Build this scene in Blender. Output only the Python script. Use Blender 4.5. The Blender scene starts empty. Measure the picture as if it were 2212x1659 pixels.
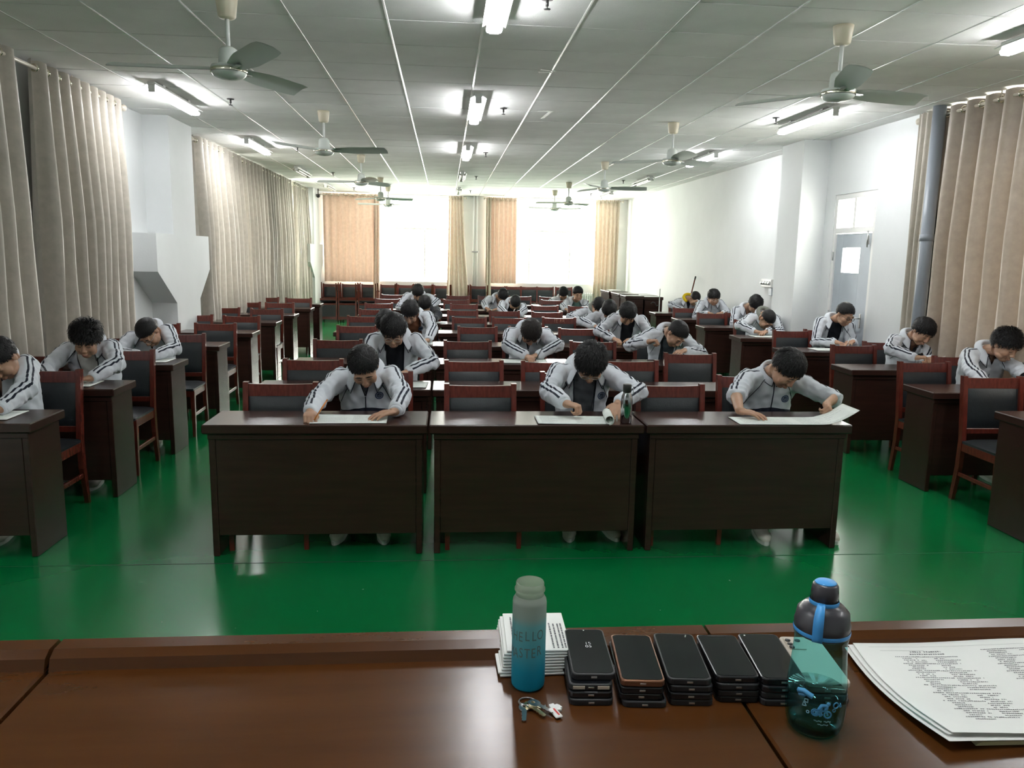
import bpy, bmesh, math, random
import numpy as np
from mathutils import Vector, Matrix, Quaternion
from mathutils.bvhtree import BVHTree

random.seed(7)
RNG = np.random.default_rng(7)
PI = math.pi
scene = bpy.context.scene
COL = scene.collection

# ---------------------------------------------------------------- camera
CAM_H = 1.70
cam_data = bpy.data.cameras.new('camera')
cam_data.sensor_fit = 'HORIZONTAL'
cam_data.sensor_width = 36.0
cam_data.lens = 1696.03 / 2212 * 36.0
cam_data.clip_start = 0.05
cam_data.clip_end = 300
cam = bpy.data.objects.new('camera', cam_data)
COL.objects.link(cam)
_p, _y, _r = 0.163487, 0.0864929, 0.01863
_f = Vector((math.sin(_y) * math.cos(_p), math.cos(_y) * math.cos(_p), -math.sin(_p)))
_rt = Vector((math.cos(_y), -math.sin(_y), 0))
_up = _rt.cross(_f)
_R = math.cos(_r) * _rt + math.sin(_r) * _up
_U = -math.sin(_r) * _rt + math.cos(_r) * _up
cam.matrix_world = Matrix(((_R.x, _U.x, -_f.x, 0), (_R.y, _U.y, -_f.y, 0), (_R.z, _U.z, -_f.z, CAM_H), (0, 0, 0, 1)))
scene.camera = cam

# ---------------------------------------------------------------- sky, exposure
world = bpy.data.worlds.new('world')
scene.world = world
world.use_nodes = True
wb = world.node_tree.nodes['Background']
wb.inputs[0].default_value = (1.0, 0.955, 0.885, 1)
wb.inputs[1].default_value = 11.0
TUBE_POWER = 34.0
scene.view_settings.view_transform = 'Standard'
scene.view_settings.look = 'None'
scene.view_settings.exposure = 1.15
scene.view_settings.gamma = 1.0
scene.view_settings.use_curve_mapping = False
cy = scene.cycles
cy.max_bounces = 7
cy.diffuse_bounces = 4
cy.glossy_bounces = 3
cy.transmission_bounces = 6
cy.transparent_max_bounces = 8
cy.sample_clamp_indirect = 6.0
cy.caustics_reflective = False
cy.caustics_refractive = False
cy.blur_glossy = 1.0
cy.use_adaptive_sampling = True
cy.adaptive_threshold = 0.02

# room measures
XL, XR = -3.32, 4.66           # left and right wall faces
XRR = 4.95                     # right wall where it steps back behind the tan curtains
YF, YB = -2.6, 20.3            # front and back wall faces
ZC = 3.136                     # ceiling
TOPZ = 0.76                    # desk tops
TT = 0.945                     # teacher's table top


def portal(loc, rot, sx, sy):
    l = bpy.data.lights.new('window_portal', 'AREA')
    l.shape = 'RECTANGLE'
    l.size, l.size_y = sx, sy
    l.cycles.is_portal = True
    o = bpy.data.objects.new('window_portal', l)
    o.location, o.rotation_euler = loc, rot
    COL.objects.link(o)


portal((-1.35, YB + 0.28, 2.0), (-PI / 2, 0, 0), 3.3, 2.1)
portal((2.68, YB + 0.28, 2.0), (-PI / 2, 0, 0), 3.2, 2.1)
portal((XRR + 0.14, 5.2, 1.95), (0, PI / 2, 0), 2.0, 4.0)
portal((XL - 0.14, 15.2, 1.95), (0, -PI / 2, 0), 2.0, 8.0)

# ---------------------------------------------------------------- materials
MATS = {}


def nd(nt, typ, **kw):
    n = nt.nodes.new(typ)
    for k, v in kw.items():
        if k.startswith('i_'):
            n.inputs[k[2:].replace('_', ' ')].default_value = v
        else:
            setattr(n, k, v)
    return n


def mat(name, col, rough=0.5, metal=0.0, spec=0.5, noise=None, bump=None, **kw):
    """principled material; noise=(scale, amount[, stretch]) varies the colour, bump=(scale, strength[, stretch])"""
    m = bpy.data.materials.new(name)
    m.use_nodes = True
    nt = m.node_tree
    b = nt.nodes['Principled BSDF']
    c = tuple(col) + (1,)
    b.inputs['Base Color'].default_value = c
    b.inputs['Roughness'].default_value = rough
    b.inputs['Metallic'].default_value = metal
    b.inputs['Specular IOR Level'].default_value = spec
    for k, v in kw.items():
        b.inputs[k.replace('_', ' ')].default_value = v
    tc = None
    if noise or bump:
        tc = nd(nt, 'ShaderNodeTexCoord')
    if noise:
        mp = nd(nt, 'ShaderNodeMapping')
        if len(noise) > 2:
            mp.inputs['Scale'].default_value = noise[2]
        nt.links.new(tc.outputs['Object'], mp.inputs['Vector'])
        n = nd(nt, 'ShaderNodeTexNoise', i_Scale=noise[0], i_Detail=5.0, i_Roughness=0.6)
        nt.links.new(mp.outputs[0], n.inputs['Vector'])
        mx = nd(nt, 'ShaderNodeMix', data_type='RGBA')
        a = noise[1]
        mx.inputs['A'].default_value = tuple(max(0, x * (1 - a)) for x in col) + (1,)
        mx.inputs['B'].default_value = tuple(min(1, x * (1 + a)) for x in col) + (1,)
        rp = nd(nt, 'ShaderNodeMapRange')
        rp.inputs[1].default_value, rp.inputs[2].default_value = 0.3, 0.7
        nt.links.new(n.outputs[0], rp.inputs[0])
        nt.links.new(rp.outputs[0], mx.inputs['Factor'])
        nt.links.new(mx.outputs['Result'], b.inputs['Base Color'])
    if bump:
        mp = nd(nt, 'ShaderNodeMapping')
        if len(bump) > 2:
            mp.inputs['Scale'].default_value = bump[2]
        nt.links.new(tc.outputs['Object'], mp.inputs['Vector'])
        n = nd(nt, 'ShaderNodeTexNoise', i_Scale=bump[0], i_Detail=4.0)
        nt.links.new(mp.outputs[0], n.inputs['Vector'])
        bp = nd(nt, 'ShaderNodeBump', i_Strength=bump[1], i_Distance=0.01)
        nt.links.new(n.outputs[0], bp.inputs['Height'])
        nt.links.new(bp.outputs[0], b.inputs['Normal'])
    MATS[name] = m
    return m


def emit(name, col, strength):
    m = bpy.data.materials.new(name)
    m.use_nodes = True
    nt = m.node_tree
    nt.nodes.clear()
    e = nd(nt, 'ShaderNodeEmission')
    e.inputs[0].default_value = tuple(col) + (1,)
    e.inputs[1].default_value = strength
    o = nd(nt, 'ShaderNodeOutputMaterial')
    nt.links.new(e.outputs[0], o.inputs[0])
    MATS[name] = m
    return m


def cloth_sheet(name, col, trans, tcol, rough=0.55, sheen=0.3):
    """curtain fabric that lets part of the daylight through"""
    m = mat(name, col, rough, noise=(14, 0.10), spec=0.35)
    nt = m.node_tree
    b = nt.nodes['Principled BSDF']
    b.inputs['Sheen Weight'].default_value = sheen
    t = nd(nt, 'ShaderNodeBsdfTranslucent')
    t.inputs[0].default_value = tuple(tcol) + (1,)
    mx = nd(nt, 'ShaderNodeMixShader')
    mx.inputs[0].default_value = trans
    out = nt.nodes['Material Output']
    nt.links.new(b.outputs[0], mx.inputs[1])
    nt.links.new(t.outputs[0], mx.inputs[2])
    nt.links.new(mx.outputs[0], out.inputs[0])
    return m


mat('wall', (0.74, 0.76, 0.76), 0.75, noise=(1.3, 0.035), bump=(60, 0.08), spec=0.25)
mat('tile', (0.88, 0.88, 0.86), 0.9, noise=(2.2, 0.05), bump=(180, 0.25), spec=0.15)
mat('plenum', (0.12, 0.12, 0.12), 0.95)
mat('gridbar', (0.75, 0.77, 0.76), 0.22, spec=0.8)
mat('deskwood', (0.034, 0.0145, 0.011), 0.24, noise=(5, 0.16, (0.5, 5, 5)), bump=(60, 0.04), spec=0.5)
mat('tablewood', (0.066, 0.022, 0.0055), 0.22, noise=(4, 0.13, (0.5, 4, 4)), bump=(26, 0.02), spec=0.3)
mat('chairwood', (0.11, 0.019, 0.012), 0.25, noise=(12, 0.3, (5, 5, 0.8)), spec=0.5)
mat('leather', (0.0115, 0.015, 0.018), 0.42, noise=(30, 0.2), bump=(140, 0.12), spec=0.5)
mat('white_paint', (0.72, 0.74, 0.72), 0.35, noise=(8, 0.04))
mat('fan_paint', (0.62, 0.66, 0.62), 0.3, spec=0.5)
mat('chrome', (0.75, 0.73, 0.6), 0.18, metal=1.0)
mat('cream', (0.66, 0.60, 0.46), 0.4)
mat('steel', (0.6, 0.6, 0.6), 0.28, metal=1.0)
mat('black_metal', (0.03, 0.028, 0.028), 0.45)
mat('rodpaint', (0.62, 0.57, 0.48), 0.35, spec=0.6)
mat('pipe', (0.27, 0.30, 0.34), 0.4)
mat('doorgrey', (0.44, 0.49, 0.54), 0.45, noise=(4, 0.05))
mat('frame_white', (0.8, 0.8, 0.78), 0.4)
emit('tube_on', (0.97, 0.98, 1.0), TUBE_POWER)
mat('tube_off', (0.72, 0.7, 0.62), 0.3)
cloth_sheet('curtain_beige', (0.43, 0.395, 0.335), 0.035, (0.50, 0.46, 0.40), 0.40, 0.4)
cloth_sheet('curtain_pink', (0.60, 0.47, 0.385), 0.05, (0.62, 0.43, 0.32), 0.55)
cloth_sheet('curtain_tan', (0.37, 0.325, 0.28), 0.022, (0.55, 0.42, 0.31), 0.40, 0.4)
cloth_sheet('curtain_cream', (0.60, 0.52, 0.43), 0.055, (0.62, 0.48, 0.36), 0.5)
mat('paper', (0.80, 0.84, 0.80), 0.85, noise=(25, 0.03), spec=0.1)
mat('paper_cream', (0.62, 0.57, 0.36), 0.8, spec=0.1)
mat('paper_white', (0.86, 0.86, 0.83), 0.8, noise=(9, 0.02), spec=0.1)
mat('ink', (0.13, 0.13, 0.14), 0.9, spec=0.1)
mat('ink_pale', (0.42, 0.44, 0.43), 0.9, spec=0.1)
mat('skin', (0.40, 0.235, 0.155), 0.5, noise=(16, 0.07), spec=0.35, Subsurface_Weight=0.08)
mat('lip', (0.36, 0.15, 0.115), 0.5)
mat('hair', (0.0075, 0.007, 0.0075), 0.5, noise=(60, 0.3), bump=(160, 0.25), spec=0.28)
mat('hair_brown', (0.014, 0.010, 0.009), 0.5, noise=(60, 0.3), bump=(160, 0.25), spec=0.28)
mat('navy', (0.014, 0.018, 0.034), 0.7, noise=(30, 0.15), spec=0.25)
mat('navy_line', (0.008, 0.010, 0.020), 0.7, spec=0.2)
mat('shoe', (0.66, 0.62, 0.55), 0.6, noise=(20, 0.06))
mat('sole', (0.7, 0.7, 0.66), 0.6)
for nm, c in dict(tee_grey=(0.075, 0.08, 0.09), tee_black=(0.012, 0.013, 0.017), tee_white=(0.6, 0.6, 0.57), tee_brown=(0.15, 0.06, 0.03),
                  tee_green=(0.10, 0.17, 0.15), tee_teal=(0.055, 0.07, 0.08), hood_yellow=(0.75, 0.52, 0.02), hood_grey=(0.22, 0.23, 0.2)).items():
    mat(nm, c, 0.85, noise=(40, 0.08), spec=0.2)


def jacket_material(name, body, navy=(0.010, 0.013, 0.026)):
    """school jacket: pale knit, a pair of dark stripes along each sleeve, dark panel round the waist (printed/sewn pattern)"""
    m = mat(name, body, 0.8, bump=(220, 0.06), spec=0.2)
    nt = m.node_tree
    b = nt.nodes['Principled BSDF']
    at = nd(nt, 'ShaderNodeAttribute', attribute_name='fld')
    sp = nd(nt, 'ShaderNodeSeparateXYZ')
    nt.links.new(at.outputs['Vector'], sp.inputs[0])

    def M(op, a, bb):
        n = nd(nt, 'ShaderNodeMath', operation=op)
        for i, v in enumerate((a, bb)):
            if v is None:
                continue
            if isinstance(v, (int, float)):
                n.inputs[i].default_value = v
            else:
                nt.links.new(v, n.inputs[i])
        return n.outputs[0]
    d = M('ABSOLUTE', M('SUBTRACT', sp.outputs[0], 0.0145), None)
    s = M('LESS_THAN', d, 0.0062)
    h = M('LESS_THAN', sp.outputs[1], 0.0)
    fac = M('MAXIMUM', s, h)
    mx = nd(nt, 'ShaderNodeMix', data_type='RGBA')
    mx.inputs['A'].default_value = tuple(body) + (1,)
    mx.inputs['B'].default_value = tuple(navy) + (1,)
    nt.links.new(fac, mx.inputs['Factor'])
    nt.links.new(mx.outputs['Result'], b.inputs['Base Color'])
    b.inputs['Sheen Weight'].default_value = 0.15
    return m


jacket_material('jacket', (0.64, 0.67, 0.72))
jacket_material('jacket_warm', (0.62, 0.62, 0.60))
jacket_material('jacket_dark', (0.014, 0.016, 0.020))


def floor_material():
    m = mat('floor', (0.004, 0.155, 0.052), 0.2, spec=0.42)
    nt = m.node_tree
    b = nt.nodes['Principled BSDF']
    tc = nd(nt, 'ShaderNodeTexCoord')
    n1 = nd(nt, 'ShaderNodeTexNoise', i_Scale=0.9, i_Detail=6.0, i_Roughness=0.6)
    nt.links.new(tc.outputs['Object'], n1.inputs['Vector'])
    cr = nd(nt, 'ShaderNodeValToRGB')
    cr.color_ramp.elements[0].position, cr.color_ramp.elements[0].color = 0.3, (0.001, 0.130, 0.033, 1)
    cr.color_ramp.elements[1].position, cr.color_ramp.elements[1].color = 0.75, (0.002, 0.148, 0.040, 1)
    nt.links.new(n1.outputs[0], cr.inputs[0])
    # worn specks
    n2 = nd(nt, 'ShaderNodeTexNoise', i_Scale=26.0, i_Detail=2.0)
    nt.links.new(tc.outputs['Object'], n2.inputs['Vector'])
    lt = nd(nt, 'ShaderNodeMath', operation='GREATER_THAN')
    lt.inputs[1].default_value = 0.79
    nt.links.new(n2.outputs[0], lt.inputs[0])
    mx = nd(nt, 'ShaderNodeMix', data_type='RGBA')
    mx.inputs['B'].default_value = (0.30, 0.36, 0.28, 1)
    nt.links.new(cr.outputs[0], mx.inputs['A'])
    nt.links.new(lt.outputs[0], mx.inputs['Factor'])
    nt.links.new(mx.outputs['Result'], b.inputs['Base Color'])
    n3 = nd(nt, 'ShaderNodeTexNoise', i_Scale=1.2, i_Detail=3.0)
    nt.links.new(tc.outputs['Object'], n3.inputs['Vector'])
    mr = nd(nt, 'ShaderNodeMapRange')
    mr.inputs[3].default_value, mr.inputs[4].default_value = 0.17, 0.23
    nt.links.new(n3.outputs[0], mr.inputs[0])
    nt.links.new(mr.outputs[0], b.inputs['Roughness'])


floor_material()


def glass_thin(name, tint, refl=0.06):
    m = bpy.data.materials.new(name)
    m.use_nodes = True
    nt = m.node_tree
    nt.nodes.clear()
    t = nd(nt, 'ShaderNodeBsdfTransparent')
    t.inputs[0].default_value = tuple(tint) + (1,)
    g = nd(nt, 'ShaderNodeBsdfGlossy')
    g.inputs['Roughness'].default_value = 0.03
    lw = nd(nt, 'ShaderNodeLayerWeight')
    lw.inputs[0].default_value = 0.5
    pw = nd(nt, 'ShaderNodeMath', operation='POWER')
    pw.inputs[1].default_value = 5.0
    nt.links.new(lw.outputs['Facing'], pw.inputs[0])
    f = nd(nt, 'ShaderNodeMath', operation='MULTIPLY_ADD')
    f.inputs[1].default_value = 0.6
    f.inputs[2].default_value = refl * 0.6
    nt.links.new(pw.outputs[0], f.inputs[0])
    mx = nd(nt, 'ShaderNodeMixShader')
    o = nd(nt, 'ShaderNodeOutputMaterial')
    nt.links.new(f.outputs[0], mx.inputs[0])
    nt.links.new(t.outputs[0], mx.inputs[1])
    nt.links.new(g.outputs[0], mx.inputs[2])
    nt.links.new(mx.outputs[0], o.inputs[0])
    MATS[name] = m
    return m


glass_thin('window_glass', (0.96, 0.98, 0.97))
glass_thin('teal_plastic', (0.50, 0.86, 0.87))
glass_thin('clear_glass', (0.86, 0.9, 0.88))
glass_thin('water_clear', (0.88, 0.96, 0.96))
fm = glass_thin('frost_neck', (0.8, 0.85, 0.8))
_nt = fm.node_tree
_d = nd(_nt, 'ShaderNodeBsdfTranslucent')
_d.inputs[0].default_value = (0.62, 0.66, 0.58, 1)
_m = nd(_nt, 'ShaderNodeMixShader')
_m.inputs[0].default_value = 0.35
_o = [n for n in _nt.nodes if n.type == 'OUTPUT_MATERIAL'][0]
_s = _o.inputs[0].links[0].from_socket
_nt.links.new(_s, _m.inputs[1])
_nt.links.new(_d.outputs[0], _m.inputs[2])
_nt.links.new(_m.outputs[0], _o.inputs[0])

# ---------------------------------------------------------------- helpers


class MB:
    """collects shapes into one mesh"""

    def __init__(self):
        self.v, self.f, self.s = [], [], []

    def add(self, vs, fs, smooth=False):
        o = len(self.v)
        self.v.extend([tuple(p) for p in vs])
        self.f.extend([tuple(i + o for i in f) for f in fs])
        self.s.extend([smooth] * len(fs))
        return self

    def box(self, c, s, ch=0.0, rot=None):
        """box centred at c with full sizes s, chamfer ch"""
        hx, hy, hz = s[0] / 2, s[1] / 2, s[2] / 2
        vs, fs = [], []
        if ch <= 0:
            vs = [(x, y, z) for x in (-hx, hx) for y in (-hy, hy) for z in (-hz, hz)]
            fs = [(0, 1, 3, 2), (4, 6, 7, 5), (0, 4, 5, 1), (2, 3, 7, 6), (0, 2, 6, 4), (1, 5, 7, 3)]
        else:
            ch = min(ch, hx * .9, hy * .9, hz * .9)
            idx = {}
            for sx in (-1, 1):
                for sy in (-1, 1):
                    for sz in (-1, 1):
                        for ax in range(3):
                            d = [hx - ch, hy - ch, hz - ch]
                            d[ax] = (hx, hy, hz)[ax]
                            idx[(sx, sy, sz, ax)] = len(vs)
                            vs.append((sx * d[0], sy * d[1], sz * d[2]))
            I = lambda sx, sy, sz, ax: idx[(sx, sy, sz, ax)]
            for s_ in (-1, 1):
                q = [I(s_, -1, -1, 0), I(s_, 1, -1, 0), I(s_, 1, 1, 0), I(s_, -1, 1, 0)]
                fs.append(tuple(q if s_ > 0 else q[::-1]))
                q = [I(-1, s_, -1, 1), I(-1, s_, 1, 1), I(1, s_, 1, 1), I(1, s_, -1, 1)]
                fs.append(tuple(q if s_ > 0 else q[::-1]))
                q = [I(-1, -1, s_, 2), I(1, -1, s_, 2), I(1, 1, s_, 2), I(-1, 1, s_, 2)]
                fs.append(tuple(q if s_ > 0 else q[::-1]))
            for a in (-1, 1):
                for b in (-1, 1):
                    for q in ([I(a, b, -1, 0), I(a, b, 1, 0), I(a, b, 1, 1), I(a, b, -1, 1)],
                              [I(a, -1, b, 0), I(a, 1, b, 0), I(a, 1, b, 2), I(a, -1, b, 2)],
                              [I(-1, a, b, 1), I(1, a, b, 1), I(1, a, b, 2), I(-1, a, b, 2)]):
                        n = (Vector(vs[q[1]]) - Vector(vs[q[0]])).cross(Vector(vs[q[2]]) - Vector(vs[q[0]]))
                        cen = sum((Vector(vs[i]) for i in q), Vector()) / 4
                        fs.append(tuple(q if n.dot(cen) > 0 else q[::-1]))
            for a in (-1, 1):
                for b in (-1, 1):
                    for c_ in (-1, 1):
                        q = [I(a, b, c_, 0), I(a, b, c_, 1), I(a, b, c_, 2)]
                        fs.append(tuple(q if a * b * c_ > 0 else q[::-1]))
        c = Vector(c)
        if rot is not None:
            vs = [rot @ Vector(p) + c for p in vs]
        else:
            vs = [Vector(p) + c for p in vs]
        return self.add(vs, fs)

    def tube(self, pts, rad, n=10, cap=True, smooth=True, ell=None, up=None):
        """swept tube through pts; rad number or list; ell=(a,b) flattens the section"""
        pts = [Vector(p) for p in pts]
        k = len(pts)
        if not hasattr(rad, '__len__'):
            rad = [rad] * k
        up = Vector(up) if up is not None else None
        vs, fs = [], []
        prev = None
        for i, p in enumerate(pts):
            t = (pts[min(i + 1, k - 1)] - pts[max(i - 1, 0)])
            t = t.normalized() if t.length > 1e-9 else Vector((0, 0, 1))
            if up is not None:
                a = up - t * up.dot(t)
            elif prev is None:
                a = Vector((0, 0, 1)) if abs(t.z) < .9 else Vector((1, 0, 0))
                a = a - t * a.dot(t)
            else:
                a = prev - t * prev.dot(t)
            a.normalize()
            prev = a
            b = t.cross(a)
            e = ell or (1, 1)
            for j in range(n):
                w = 2 * PI * j / n
                vs.append(p + a * math.cos(w) * rad[i] * e[0] + b * math.sin(w) * rad[i] * e[1])
        for i in range(k - 1):
            for j in range(n):
                fs.append((i * n + j, i * n + (j + 1) % n, (i + 1) * n + (j + 1) % n, (i + 1) * n + j))
        if cap:
            fs.append(tuple(range(n))[::-1])
            fs.append(tuple((k - 1) * n + j for j in range(n)))
        return self.add(vs, fs, smooth)

    def lathe(self, prof, c=(0, 0, 0), n=24, smooth=True, cap=True):
        """prof = [(r, z)...] turned about a vertical axis through c"""
        vs, fs = [], []
        for r, z in prof:
            for j in range(n):
                w = 2 * PI * j / n
                vs.append((c[0] + r * math.cos(w), c[1] + r * math.sin(w), c[2] + z))
        k = len(prof)
        for i in range(k - 1):
            for j in range(n):
                fs.append((i * n + j, i * n + (j + 1) % n, (i + 1) * n + (j + 1) % n, (i + 1) * n + j))
        if cap:
            fs.append(tuple(range(n))[::-1])
            fs.append(tuple((k - 1) * n + j for j in range(n)))
        return self.add(vs, fs, smooth)

    def prism(self, poly, z0, z1):
        """extrude a 2-D polygon (x, y) from z0 to z1"""
        k = len(poly)
        vs = [(x, y, z0) for x, y in poly] + [(x, y, z1) for x, y in poly]
        fs = [tuple(range(k))[::-1], tuple(range(k, 2 * k))]
        fs += [(i, (i + 1) % k, k + (i + 1) % k, k + i) for i in range(k)]
        return self.add(vs, fs)

    def ball(self, c, r, n=12, m=8, rot=None, smooth=True):
        r = (r, r, r) if not hasattr(r, '__len__') else r
        c = Vector(c)
        vs, fs = [], []
        vs.append(Vector((0, 0, r[2])))
        for i in range(1, m):
            a = PI * i / m
            for j in range(n):
                w = 2 * PI * j / n
                vs.append(Vector((r[0] * math.sin(a) * math.cos(w), r[1] * math.sin(a) * math.sin(w), r[2] * math.cos(a))))
        vs.append(Vector((0, 0, -r[2])))
        for j in range(n):
            fs.append((0, 1 + j, 1 + (j + 1) % n))
            fs.append((len(vs) - 1, 1 + (m - 2) * n + (j + 1) % n, 1 + (m - 2) * n + j))
        for i in range(m - 2):
            for j in range(n):
                fs.append((1 + i * n + j, 1 + (i + 1) * n + j, 1 + (i + 1) * n + (j + 1) % n, 1 + i * n + (j + 1) % n))
        if rot is not None:
            vs = [rot @ v for v in vs]
        return self.add([v + c for v in vs], fs, smooth)

    def torus(self, c, R, r, axis=(0, 0, 1), n=20, m=8):
        axis = Vector(axis).normalized()
        a = axis.orthogonal().normalized()
        b = axis.cross(a)
        c = Vector(c)
        pts = [c + (a * math.cos(2 * PI * i / n) + b * math.sin(2 * PI * i / n)) * R for i in range(n)]
        vs, fs = [], []
        for i, p in enumerate(pts):
            o = (p - c).normalized()
            for j in range(m):
                w = 2 * PI * j / m
                vs.append(p + o * r * math.cos(w) + axis * r * math.sin(w))
        for i in range(n):
            for j in range(m):
                fs.append((i * m + j, ((i + 1) % n) * m + j, ((i + 1) % n) * m + (j + 1) % m, i * m + (j + 1) % m))
        return self.add(vs, fs, True)

    def mesh(self, name):
        me = bpy.data.meshes.new(name)
        me.from_pydata([tuple(p) for p in self.v], [], self.f)
        me.polygons.foreach_set('use_smooth', self.s)
        me.update()
        return me

    def build(self, name, material, parent=None, loc=None, rot=None):
        return link(name, self.mesh(name), material, parent, loc, rot)


def link(name, me, material=None, parent=None, loc=None, rot=None):
    o = bpy.data.objects.new(name, me)
    COL.objects.link(o)
    if material is not None and not me.materials:
        me.materials.append(MATS[material] if isinstance(material, str) else material)
    if parent is not None:
        o.parent = parent
    if loc is not None:
        o.location = loc
    if rot is not None:
        o.rotation_euler = rot
    return o


def empty(name, loc=(0, 0, 0), rz=0.0):
    o = bpy.data.objects.new(name, None)
    o.empty_display_size = 0.1
    COL.objects.link(o)
    o.location = loc
    o.rotation_euler = (0, 0, rz)
    return o


def tag(o, label=None, cat=None, group=None, kind=None):
    if label:
        o['label'] = label
    if cat:
        o['category'] = cat
    if group:
        o['group'] = group
    if kind:
        o['kind'] = kind
    return o


def copy_tree(src, parent=None):
    c = src.copy()
    COL.objects.link(c)
    c.parent = parent
    for ch in list(src.children):
        copy_tree(ch, c)
    return c


def evaluated(me, mods):
    """run modifiers [(type, {settings})...] on a mesh and return the resulting mesh"""
    o = bpy.data.objects.new('tmp', me)
    COL.objects.link(o)
    for t, kw in mods:
        md = o.modifiers.new(t, t)
        for k, v in kw.items():
            setattr(md, k, v)
    dg = bpy.context.evaluated_depsgraph_get()
    dg.update()
    res = bpy.data.meshes.new_from_object(o.evaluated_get(dg))
    bpy.data.objects.remove(o)
    return res


ORD = ['first', 'second', 'third', 'fourth', 'fifth', 'sixth', 'seventh', 'eighth', 'ninth', 'tenth', 'eleventh', 'twelfth', 'thirteenth', 'fourteenth', 'fifteenth']
# ================================================================ the room
def struct(name, mb, material, label=None):
    o = mb.build(name, material)
    o['kind'] = 'structure'
    if label:
        o['label'] = label
    return o


fl = struct('floor', MB().box(((XL + XR) / 2, (YF + YB) / 2, -0.05), (XR - XL + 1.2, YB - YF + 0.6, 0.1)), 'floor', 'glossy green painted concrete floor')
m = MB()
for y in (4.2, 9.0, 13.8):
    m.box(((XL + XR) / 2, y, 0.0005), (XR - XL, 0.006, 0.001))
mat('joint', (0.01, 0.05, 0.025), 0.7)
mat('crackdust', (0.14, 0.22, 0.13), 0.9)
m.build('floor_joint', 'joint', fl)
m = MB()
cp = [(-0.86, 2.62), (-0.845, 2.72), (-0.87, 2.80), (-0.852, 2.88), (-0.876, 2.97), (-0.86, 3.04), (-0.872, 3.12)]
m.tube([(x, y, 0.0) for x, y in cp], 0.003, 4, smooth=False)
m.build('floor_crack', 'crackdust', fl)
struct('floor_platform', MB().box((0.5, 0.2, 0.0975), (4.2, 2.2, 0.195)), 'deskwood', 'low wooden platform under the teacher table')

# back wall with two window openings
WA, WB_ = (-3.0, 0.30), (1.08, 4.28)
SILL, HEAD = 0.97, 3.06
m = MB()


def wall_seg(m, x0, x1, z0, z1, y=YB, t=0.3):
    m.box(((x0 + x1) / 2, y + t / 2, (z0 + z1) / 2), (x1 - x0, t, z1 - z0))


wall_seg(m, XL - .3, WA[0], 0, ZC + .1)
wall_seg(m, WA[1], WB_[0], 0, ZC + .1)
wall_seg(m, WB_[1], XR + .3, 0, ZC + .1)
for w in (WA, WB_):
    wall_seg(m, w[0], w[1], 0, SILL)
    wall_seg(m, w[0], w[1], HEAD, ZC + .1)
struct('wall_back', m, 'wall', 'cream back wall with two wide windows')
# side walls
LW = [(11.0, 14.6), (15.3, 18.6)]
RW = [(3.2, 7.2)]
DOOR = (8.36, 9.30)


def side_wall(name, x, sgn, holes, label):
    m = MB()
    xs = x + sgn * 0.075
    y = YF - .3
    for (a, b, z0, z1) in sorted(holes):
        m.box((xs, (y + a) / 2, (ZC + .1) / 2), (0.15, a - y, ZC + .1))
        if z0 > 0:
            m.box((xs, (a + b) / 2, z0 / 2), (0.15, b - a, z0))
        m.box((xs, (a + b) / 2, (z1 + ZC + .1) / 2), (0.15, b - a, ZC + .1 - z1))
        y = b
    m.box((xs, (y + YB + .3) / 2, (ZC + .1) / 2), (0.15, YB + .3 - y, ZC + .1))
    return struct(name, m, 'wall', label)


side_wall('wall_left', XL, -1, [(a, b, 0.95, 2.75) for a, b in LW], 'white wall behind the beige curtains')
m = MB()
STEP = 7.46
for (a, b, z0, z1) in ((STEP, DOOR[0], 0, ZC + .1), (DOOR[1], YB + .3, 0, ZC + .1), (DOOR[0], DOOR[1], 2.47, ZC + .1)):
    m.box((XR + .075, (a + b) / 2, (z0 + z1) / 2), (.15, b - a, z1 - z0))
m.box(((XR + XRR) / 2 + .075, STEP + .06, (ZC + .1) / 2), (XRR - XR + .15, .12, ZC + .1))
(a, b), xs = RW[0], XRR + .075
for (y0, y1, z0, z1) in ((YF - .3, a, 0, ZC + .1), (b, STEP, 0, ZC + .1), (a, b, 0, .95), (a, b, 2.75, ZC + .1)):
    m.box((xs, (y0 + y1) / 2, (z0 + z1) / 2), (.15, y1 - y0, z1 - z0))
struct('wall_right', m, 'wall', 'white wall with the grey door')
struct('wall_front', MB().box(((XL + XR) / 2, YF - .15, (ZC + .1) / 2), (XR - XL + 1.2, .3, ZC + .1)), 'wall', 'wall behind the teacher')


def window(n, axis, a, b, z0, z1, at, verticals, transom, label):
    """axis 'x': opening along X at y=at; 'y': along Y at x=at"""
    root = empty('window_%d' % n)
    root['kind'] = 'structure'
    root['label'] = label

    def bar(u0, u1, w0, w1, d=0.06):
        c, s = ((u0 + u1) / 2, at, (w0 + w1) / 2), (u1 - u0, d, w1 - w0)
        if axis == 'y':
            c, s = (c[1], c[0], c[2]), (s[1], s[0], s[2])
        return MB().box(c, s, 0.004)
    t = 0.05
    fr = bar(a, b, z0, z0 + t)
    for q in (bar(a, b, z1 - t, z1), bar(a, a + t, z0 + t, z1 - t), bar(b - t, b, z0 + t, z1 - t)):
        fr.add(q.v, q.f)
    fr.build('window_frame', 'frame_white', root)
    bar(a + t, b - t, transom - .022, transom + .022, .04).build('transom_bar', 'frame_white', root)
    for v in verticals:
        bar(v - .018, v + .018, z0 + t, transom - .03, .04).build('mullion', 'frame_white', root)
    edges = [a + t] + list(verticals) + [b - t]
    for i in range(len(edges) - 1):
        bar(edges[i] + .02, edges[i + 1] - .02, z0 + t, transom - .03, 0.006).build('pane', 'window_glass', root)
        bar(edges[i] + .02, edges[i + 1] - .02, transom + .03, z1 - t, 0.006).build('pane', 'window_glass', root)
    return root


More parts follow.
